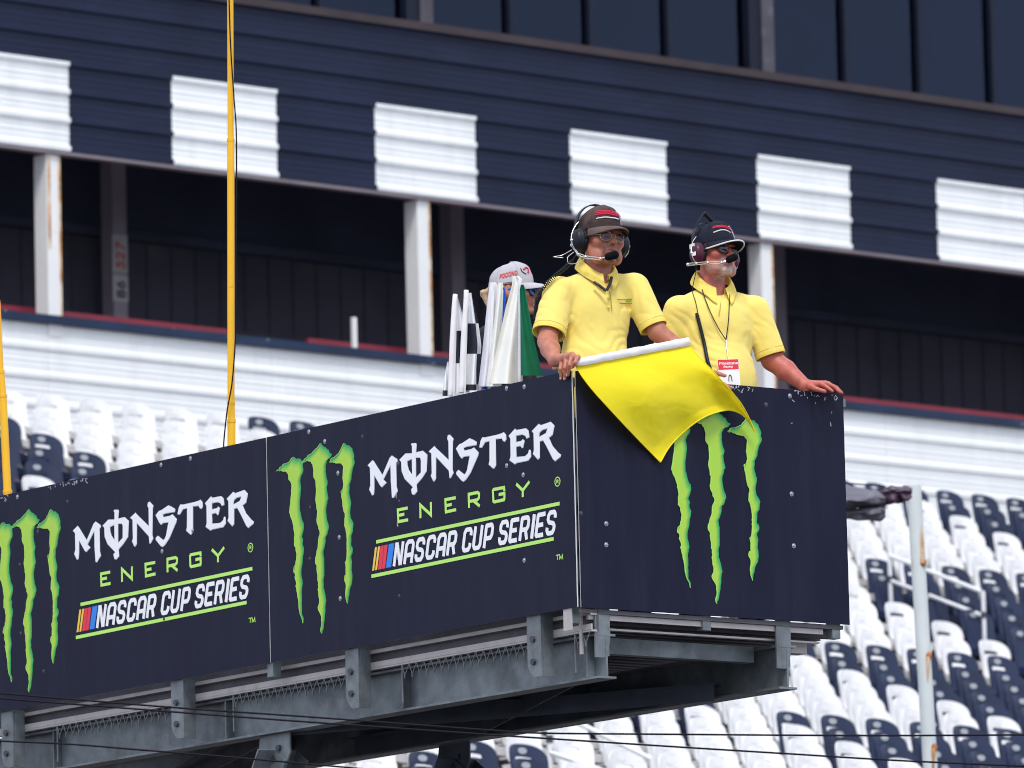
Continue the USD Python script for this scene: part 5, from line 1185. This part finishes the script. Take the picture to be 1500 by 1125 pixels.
tq = [at(1219, 573, 39.945), at(1230, 574.5, 39.965), at(1233, 575.5, 40.0), at(1232, 576.5, 40.04)]
for k in kn: v.cone(wrL, k, 0.027, 0.015, 0.012)
fingers(v, [([a, b, c], [0.0118, 0.0105, 0.0085]) for a, b, c in zip(kn, md, tq)], 0.004)
v.chain([wrL + (0.01, -0.02, 0), at(1195, 570, 39.93), at(1208, 573.5, 39.92)], [0.016, 0.0125, 0.010], 0.006)
v.cone(wrR, wrR + (0.06, -0.05, -0.05), 0.03, 0.026, 0.01)
for q in range(4):
    a = wrR + np.array([0.065 + 0.008 * q, -0.075 + 0.018 * q, -0.055]); fingers(v, [([a, a + (0.03, -0.02, -0.02), a + (0.03, -0.02, -0.05)], [0.0105, 0.0095, 0.008])])
v.chain([wrR + (0.03, -0.05, -0.02), wrR + (0.06, -0.09, -0.03)], [0.014, 0.010], 0.006)
bm = v.mesh(); bp = obj('body', bm, M['skin_b'], manB, True); tint_attr(bp, head_tint(hB, bm.vertices))
eyes(hB, manB)
J = dict(lo=at(945, 625, YB) + (0, -0.40, 0), hi=at(1180, 385, YB) + (0, 0.42, 0), neck0=at(1044, 385, YB - 0.01), neck1=at(1044, 424, YB + 0.015), neck_r=0.068)
J['ells'] = [(at(1045, 486, YB), (0.208, 0.140, 0.20), RB_), (at(1049, 560, YB - 0.03), (0.210, 0.165, 0.25), RB_)]
J['cones'] = [(at(1036, 438, YB + 0.02), shR + (0.02, 0.01, 0), 0.060, 0.066), (at(1052, 438, YB + 0.02), shL + (-0.02, 0, 0), 0.060, 0.066)]
J['sleeves'] = [(shR, at(978, 525, YB - 0.05), 0.074, 0.085), (shL, at(1129, 522, YB + 0.095), 0.072, 0.075)]
J['folds'] = [(at(1030, 545, YB - .15), np.array([0.3, 0, 1.0]), 55, 0.009, 0.14), (at(1095, 510, YB), np.array([0.5, 0, 1.0]), 60, 0.010, 0.10), (at(1000, 490, YB - .1), np.array([0.8, 0, 0.5]), 50, 0.010, 0.11), (at(1085, 460, YB), np.array([0.9, 0, -0.3]), 40, 0.008, 0.10), (at(1125, 490, YB + .1), np.array([0.8, 0, 0.7]), 45, 0.007, 0.09), (at(1045, 460, YB - .1), np.array([1, 0, 0.2]), 30, 0.005, 0.12)]
J['vee'] = [(at(1050, 416, YB - 0.12), at(1056, 441, YB - 0.165), (0.038, 0.008))]
shirtB = polo(manB, J, 23)
collar(shirtB, at(1045, 421, YB), RB_ @ np.array([[1, 0, 0], [0, math.cos(.10), math.sin(.10)], [0, -math.sin(.10), math.cos(.10)]]), 0.080, 0.084, 0.048, 0.036, 0.30, 0.024)
hitB = Hit(shirtB)
obj('placket', tube([hitB(1056, 442), hitB(1055, 452), hitB(1053, 462)], 0.002, 5), M['stitch'], shirtB)
obj('button', (lambda s, c: (s.apply_translation(c), s)[1])(trimesh.creation.icosphere(2, 0.0065), hitB(1047, 437)), M['piping'], shirtB, True)
legs(manB, pelB, FLOOR_Z, lfB, fwB, 0.11)
PB = cap(hB, M['cap_navy'], M['cap_navy'], manB, crown_h=0.106, brim_len=0.078, tilt=0.05, brim_piping=M['piping'])
CAPB = manB + '/cap_crown'
for k, (u0, u1, v_) in enumerate([(-0.85, 0.30, 0.42), (-0.82, 0.28, 0.47)]): cap_stroke(hB, PB, [(u0, v_), ((u0 + u1) / 2, v_ + 0.02), (u1, v_ - 0.02)], 0.0034, M['embroidery_red'], CAPB)
cap_stroke(hB, PB, [(-0.80, 0.27), (-0.4, 0.33), (-0.05, 0.33), (0.25, 0.30)], 0.0026, M['piping'], CAPB)
cap_stroke(hB, PB, [(0.35, 0.52), (0.55, 0.46), (0.75, 0.33)], 0.004, M['embroidery_pink'], CAPB); cap_stroke(hB, PB, [(0.6, 0.36), (0.85, 0.18)], 0.003, M['piping'], CAPB)
glasses(hB, manB, M['black_plastic'], lens_tint, rx=0.0255, rz=0.0165, z0=-0.003, thick=0.0013)
v = Vox(hB.C - 0.17, hB.C + 0.17, 0.004)
v.ell(hB(0, 0.074, -0.098), np.array((0.036, 0.027, 0.028)) * 1.08, hB.R, 0.01)
for q in (-1, 1):
    v.chain([hB(0, 0.101, -0.046), hB(q * 0.018, 0.098, -0.048), hB(q * 0.034, 0.083, -0.066), hB(q * 0.034, 0.076, -0.09)], [0.0058, 0.0066, 0.0075, 0.009], 0.006)
    v.chain([hB(q * 0.034, 0.070, -0.095), hB(q * 0.056, 0.030, -0.072), hB(q * 0.068, 0.0, -0.035)], [0.0125, 0.0095, 0.006], 0.01)
v.cone(hB(-0.017, 0.108, -0.064), hB(0.017, 0.108, -0.064), 0.009, 0.009, 0.004, 'sub')
v.disp(lambda X: 0.008 * (meshkit.noise(X * 200, 6) - 0.60))
beard_attr(manB + '/body', hB, 1)
hsB = headset(hB, 'radio_headset', 'maroon radio headset with top strap worn over the navy cap', 'maroon_plastic', -1, [(-0.142, -0.03, -0.062), (-0.125, 0.01, -0.064), (-0.098, 0.058, -0.068), (-0.058, 0.108, -0.074), (-0.016, 0.130, -0.052)], loop=True)
stk = box((-0.0015, -0.012, -0.009), (0.0, 0.012, 0.009)); stk.vertices = hB.pts(stk.vertices * (1, 1, 1) + (-0.1375, 0.012, -0.020)); c0 = hsB + '/ear_cup'
obj('sticker', stk, M['piping'], c0)
stk = box((-0.0015, -0.02, -0.012), (0.0, 0.014, 0.010)); stk.vertices = hB.pts(stk.vertices + (-0.128, -0.008, 0.024)); obj('sticker', stk, M['piping'], c0)
cord = bez([hB(-0.118, 0.0, -0.068), hB(-0.122, 0.0, -0.10), hitB(1014.5, 425, 0.01), hitB(1019, 442, 0.008), hitB(1021.8, 456, 0.008), hitB(1020.5, 460, 0.008)], 8)
obj('thin_wire', tube(cord, 0.0022, 5), M['black_plastic'], hsB, True)
obj('cord_sleeve', tube(bez([hitB(1020.5, 459, 0.012), hitB(1026, 480, 0.012), hitB(1032, 505, 0.012), hitB(1037, 530, 0.012), hitB(1044, 550, 0.014), hitB(1050, 570, 0.014)], 6), 0.0095, 8), M['black_plastic'], hsB, True)
# the badge on its cord
bd = thing('lanyard_badge', 'red and white pass badge on a thin black neck cord', 'badge', hitB(1067, 540))
kp = hitB(1063.5, 498, 0.012)
obj('neck_cord', tube(bez([hitB(1028.5, 424, 0.03), hitB(1033, 438, 0.014), hitB(1041, 458, 0.012), hitB(1052, 480, 0.012), kp], 6), 0.0026, 6), M['black_plastic'], bd, True)
obj('neck_cord', tube(bez([hitB(1069, 424, 0.03), hitB(1068.5, 440, 0.014), hitB(1067, 470, 0.012), kp], 6), 0.0026, 6), M['black_plastic'], bd, True)
obj('clip', tube([kp, hitB(1065, 512, 0.014), hitB(1067, 527, 0.016)], 0.0028, 6), M['steel'], bd, True)
c00, c10, c01 = at(1050.5, 526.8, hitB(1066, 545)[1] - 0.03), at(1082, 525.5, hitB(1066, 545)[1] - 0.02), at(1055, 575, hitB(1066, 560)[1] - 0.045)
X = c10 - c00; Wd = np.linalg.norm(X); X /= Wd; Y = (c00 - c01); Y -= X * (Y @ X); Hd = np.linalg.norm(Y); Y /= Hd; N_ = np.cross(X, Y)
if N_ @ FW > 0: N_ = -N_
card = lambda x0, x1, y0, y1, n0, n1: frame_mesh(box((x0, y0, n0), (x1, y1, n1)), c00, X, Y, N_)
obj('card', card(0, Wd, -Hd, 0, -0.002, 0), M['piping'], bd); obj('card_header', card(0.003, Wd - 0.003, -0.052, -0.002, 0.0004, 0.0012), M['embroidery_red'] if 0 else mat('badge_red', (0.66, 0.012, 0.03), 0.4), bd)
tm_ = meshkit.text_mesh('Firestone', 0.0125, 0.0008, True); tm_.vertices *= ((Wd - 0.014) / np.ptp(tm_.vertices[:, 0]), 1, 1)
obj('badge_text', frame_mesh(tm_, c00 + X * 0.007 - Y * 0.027 + N_ * 0.0014, X, Y, N_), M['print_white'], bd)
tm_ = meshkit.text_mesh('Racing', 0.010, 0.0008, True); tm_.vertices *= (0.045 / np.ptp(tm_.vertices[:, 0]), 1, 1); tm_.vertices[:, 0] += tm_.vertices[:, 1] * 0.25
obj('badge_text', frame_mesh(tm_, c00 + X * 0.027 - Y * 0.043 + N_ * 0.0014, X, Y, N_), M['print_white'], bd)
obj('badge_mark', tube([c00 + X * q[0] - Y * q[1] + N_ * 0.002 for q in bez([(0.050, 0.112), (0.052, 0.090), (0.058, 0.080), (0.064, 0.090), (0.066, 0.112)], 5)], 0.002, 5), M['black_plastic'], bd)

# ------------------------------------------------------------------ the woman behind the flags
YC = 40.35
hC = Head(at(752, 428, YC), math.radians(80), math.radians(2), 0, 1.04)
pelC = at(735, 690, YC + 0.05)
lfC, fwC, RC = basis(math.radians(60))
manC = thing('person', 'person in pale grey cap and blue sunglasses standing behind the furled flags', 'person', (pelC[0], pelC[1], FLOOR_Z))
v = Vox(at(640, 640, YC) + (0, -0.40, -0.1), at(830, 385, YC) + (0, 0.45, 0.05), 0.0055)
sculpt_head(v, hC, ears=True)
for q in (-1, 1):
    s_ = at(740, 500, YC) + lfC * q * 0.16; e_ = s_ + np.array([0, 0, -0.29]) + lfC * q * 0.04; w_2 = e_ + fwC * 0.2 + np.array([0, 0, -0.08])
    v.cone(s_, e_, 0.05, 0.042, 0.02); v.cone(e_, w_2, 0.042, 0.028, 0.015); pl = w_2 + fwC * 0.05
    v.cone(w_2, pl, 0.026, 0.024, 0.01)
    for f in range(4):
        a = pl + fwC * 0.02 + lfC * (f - 1.5) * 0.019; fingers(v, [([a, a + fwC * 0.035, a + fwC * 0.055 - Z * 0.025], [0.0105, 0.0095, 0.008])])
    v.chain([w_2 + fwC * 0.02 - lfC * q * 0.02, pl - lfC * q * 0.045 + fwC * 0.03], [0.014, 0.0095], 0.006)
bm = v.mesh(); bp = obj('body', bm, M['skin_a'], manC, True); tint_attr(bp, head_tint(hC, bm.vertices))
eyes(hC, manC)
v = Vox(at(640, 720, YC) + (0, -0.35, -0.1), at(830, 440, YC) + (0, 0.4, 0), 0.009)
v.ell(at(742, 550, YC), (0.16, 0.105, 0.20), RC, 0.05); v.ell(at(736, 620, YC), (0.16, 0.12, 0.2), RC, 0.05)
for q in (-1, 1):
    s_ = at(740, 500, YC) + lfC * q * 0.145; v.cone(at(742, 484, YC), s_, 0.05, 0.055, 0.04); v.cone(s_, s_ + np.array([0, 0, -0.2]) + lfC * q * 0.03, 0.066, 0.07, 0.03)
v.cone(hC(0, -0.03, -0.10), hC(0, -0.04, -0.17), 0.06, 0.07, 0.004, 'sub')
obj('shirt', v.mesh(), M['shirt_dark'], manC, True)
legs(manC, pelC, FLOOR_Z, lfC, fwC, 0.09)
PC = cap(hC, M['cap_grey'], M['cap_grey'], manC, crown_h=0.108, brim_len=0.082, tilt=0.12, lower=0.026)
capC = manC + '/cap_crown'
# POCONO on the side of the cap, bent over the crown
tm_ = meshkit.text_mesh('POCONO', 0.018, 0.0012, True); q = tm_.vertices.copy(); wtx = np.ptp(q[:, 0]); x_ = (q[:, 0] - q[:, 0].min()) / wtx
uu = -(1.95 - 0.85 * x_); vv = 0.20 + 0.06 * x_ + q[:, 1] / 0.018 * 0.13
tv = np.array([hC.pts(on_cap(hC, PC, a, b)) for a, b in zip(uu, vv)]) + (hC.R @ np.array([-1.0, 0.0, 0.1])) * (q[:, 2:3] + 0.0012)
M['cap_lettering'] = mat('cap_lettering', (0.62, 0.05, 0.03), 0.8)
obj('cap_lettering', trimesh.Trimesh(tv, tm_.faces, process=False), M['cap_lettering'], capC)
cap_stroke(hC, PC, [(-0.75, 0.40), (-0.5, 0.48), (-0.35, 0.42), (-0.5, 0.30)], 0.004, M['embroidery_red'], capC)
cap_stroke(hC, PC, [(-0.9, 0.45), (-0.85, 0.34), (-0.65, 0.26)], 0.0022, M['cap_navy'], capC)
cap_stroke(hC, PC, [(-2.2, 0.05), (-1.6, 0.05), (-1.1, 0.06)], 0.0018, M['hair_grey'], capC)
glasses(hC, manC, M['blue_frame'], M['dark_lens'], rx=0.026, rz=0.021, z0=-0.002, thick=0.0055)
v = Vox(hC.C - 0.26, hC.C + 0.2, 0.006)
for q in (-1, 1): v.chain([hC(q * 0.062, -0.05, 0.02), hC(q * 0.070, -0.055, -0.04), hC(q * 0.066, -0.065, -0.11), hC(q * 0.06, -0.07, -0.16)], [0.03, 0.026, 0.02, 0.008], 0.015)
v.chain([hC(0, -0.10, 0.03), hC(0, -0.125, 0.012), hC(0.0, -0.146, 0.008), hC(0, -0.122, -0.05), hC(0, -0.11, -0.13)], [0.016, 0.015, 0.015, 0.015, 0.01], 0.012)
v.disp(lambda X: 0.010 * (meshkit.noise(X * np.array([150, 150, 30]), 9) - 0.5))
obj('hair', v.mesh(), M['hair_blond'], manC, True)

# ------------------------------------------------------------------ furled flags standing in a row behind the middle panel
def drape(rows, Y, folds, amp, seed, m, parent, name='cloth', n=26, uvs=None):
    """rows: (y, x_left, x_right) in photograph pixels from top to bottom at depth Y; ripples across"""
    ys = np.array([r[0] for r in rows]); yy = np.linspace(ys[0], ys[-1], 40); xl = np.interp(yy, ys, [r[1] for r in rows]); xr = np.interp(yy, ys, [r[2] for r in rows])
    P = np.zeros((40, n, 3))
    for i in range(40):
        b = i / 39
        for j in range(n):
            a = j / (n - 1); dep = amp * (0.35 + 0.65 * b) * math.sin(2 * math.pi * (folds * a + seed * 0.37) + 0.8 * math.sin(3 * b + seed)) - 0.05 * math.sin(math.pi * a) * b
            P[i, j] = at(xl[i] + (xr[i] - xl[i]) * a, yy[i], Y + dep)
    uv = None
    if uvs: uv = np.stack(np.meshgrid(np.linspace(0, 1, n), np.linspace(0, 1, 40)), -1).reshape(-1, 2) * uvs
    g = grid_mesh(P); p = path_for(name, parent); g.vertices = g.vertices - owner(parent)
    mm = usdkit.mesh(stage, p, g, m, True, uv); mm.CreateDoubleSidedAttr(True); return p
def sleeve_tube(pts, Y, r, m, parent):
    P = np.array([at(x, y, Y) for x, y in pts]); t = tube(line(P, 14), np.interp(np.linspace(0, 1, 14), np.linspace(0, 1, len(r)), r), 14); obj('sleeve', t, m, parent, True)
    obj('flag_stick', tube([P[0] - Z * 0.05, P[-1] - Z * 0.30], 0.008, 8), M['piping'], parent)
check = usdkit.material(stage, '/World/Looks/checks', {'u': ('uvmap', {'attribute': 'st'}), 'c': ('checker_texture', {'scale': 1.0, 'color1': (0.016, 0.018, 0.032), 'color2': (0.74, 0.74, 0.76)}), 'p': ('principled_bsdf', {'roughness': 0.7, 'specular_ior_level': 0.25})}, [('u.UV', 'c.vector'), ('c.color', 'p.base_color')], surface='p.BSDF')
M['flag_cream'] = mat('flag_cream', (0.78, 0.77, 0.73), 0.8, 0.04, 8, 0.2, 300, spec=0.2)
M['flag_lilac'] = mat('flag_lilac', (0.66, 0.65, 0.71), 0.8, 0.05, 8, 0.2, 300, spec=0.2)
M['flag_green'] = mat('flag_green', (0.006, 0.13, 0.065), 0.75, 0.10, 8, 0.2, 300, spec=0.2)
M['flag_blue'] = mat('flag_blue', (0.01, 0.10, 0.55), 0.75, 0.05, 8, spec=0.2)
f1 = thing('furled_flag', 'leftmost furled black and white checkered flag, shorter of the pair', 'flag', at(664, 560, 39.98), 'furled flags in the rack')
sleeve_tube([(667, 431), (666, 440), (663, 500), (660, 580)], 39.97, [0.012, 0.015, 0.015, 0.015], M['flag_white'], f1)
drape([(437, 669, 671), (470, 666, 680), (520, 664, 684), (575, 660, 688)], 40.03, 1.2, 0.03, 1, check, f1, uvs=(1.0, 2.9))
drape([(530, 655, 657), (560, 650, 658), (580, 648, 658)], 40.05, 0.8, 0.02, 2, check, f1, uvs=(1.0, 1.2))
f2 = thing('furled_flag', 'second furled checkered flag with a wide black and white diamond fold', 'flag', at(684, 560, 39.93), 'furled flags in the rack')
sleeve_tube([(683, 425), (683, 434), (679.5, 490), (676, 575)], 39.91, [0.012, 0.014, 0.015, 0.016], M['flag_white'], f2)
drape([(429, 686, 692), (450, 686, 696), (475, 685, 701), (505, 684, 705), (540, 682, 703), (572, 680, 704)], 39.96, 1.3, 0.035, 3, check, f2, uvs=(1.35, 3.2))
f3 = thing('furled_flag', 'blue furled flag showing only as slivers between two white flags', 'flag', at(725, 560, 39.97), 'furled flags in the rack')
drape([(421, 735, 739), (435, 733, 742), (470, 731, 737), (530, 709, 730), (570, 706, 730)], 40.0, 1.0, 0.02, 2, M['flag_blue'], f3)
f4 = thing('furled_flag', 'narrow white furled flag at the left of the white pair', 'flag', at(715, 560, 39.90), 'furled flags in the rack')
drape([(413.5, 717.5, 726), (417, 717, 729), (422, 716.5, 729), (460, 712, 727), (520, 706, 722), (566, 700.5, 715)], 39.90, 0.8, 0.018, 1, M['flag_lilac'], f4)
drape([(414, 730, 736.5), (424, 729, 737), (470, 724, 733), (520, 717, 731), (566, 711.5, 735)], 39.86, 0.9, 0.02, 4, M['flag_cream'], f4)
f5 = thing('furled_flag', 'wide white furled flag in front of the pale cap', 'flag', at(745, 555, 39.82), 'furled flags in the rack')
drape([(404.5, 750.5, 760), (410, 751, 766), (420, 749.5, 763), (450, 741, 762.5), (500, 730, 763), (562, 716, 764)], 39.80, 1.4, 0.028, 5, M['flag_cream'], f5, n=40)
sleeve_tube([(761, 410), (762, 425), (763, 470), (762, 560)], 39.76, [0.010, 0.013, 0.014, 0.014], M['flag_lilac'], f5)
f6 = thing('furled_flag', 'dark green furled flag, rightmost of the row', 'flag', at(775, 550, 39.72), 'furled flags in the rack')
drape([(417, 763, 767), (424, 761.5, 770), (450, 762, 774), (500, 762.5, 783), (550, 763, 795)], 39.74, 1.0, 0.025, 2, M['flag_green'], f6)
for k, (t, xx) in enumerate(((f3, 735), (f4, 722), (f6, 766))): obj('flag_stick', tube([at(xx, 425, 39.95 - 0.08 * k), at(xx - 8, 640, 39.95 - 0.08 * k)], 0.008, 8), M['piping'], t)
rk = thing('flag_rack', 'galvanized rack bar holding the row of furled flags behind the panel', 'rack', sw(-0.6, 0.2, 0.5))
obj('rack_bar', sbox(-1.25, -0.30, 0.14, 0.17, 0.62, 0.66), M['galv'], rk); obj('rack_tray', sbox(-1.25, -0.30, 0.13, 0.32, 0.02, 0.05), M['galv'], rk)
for a in (-1.25, -0.33): obj('rack_leg', sbox(a, a + 0.03, 0.171, 0.20, 0.012, 0.66), M['galv'], rk)
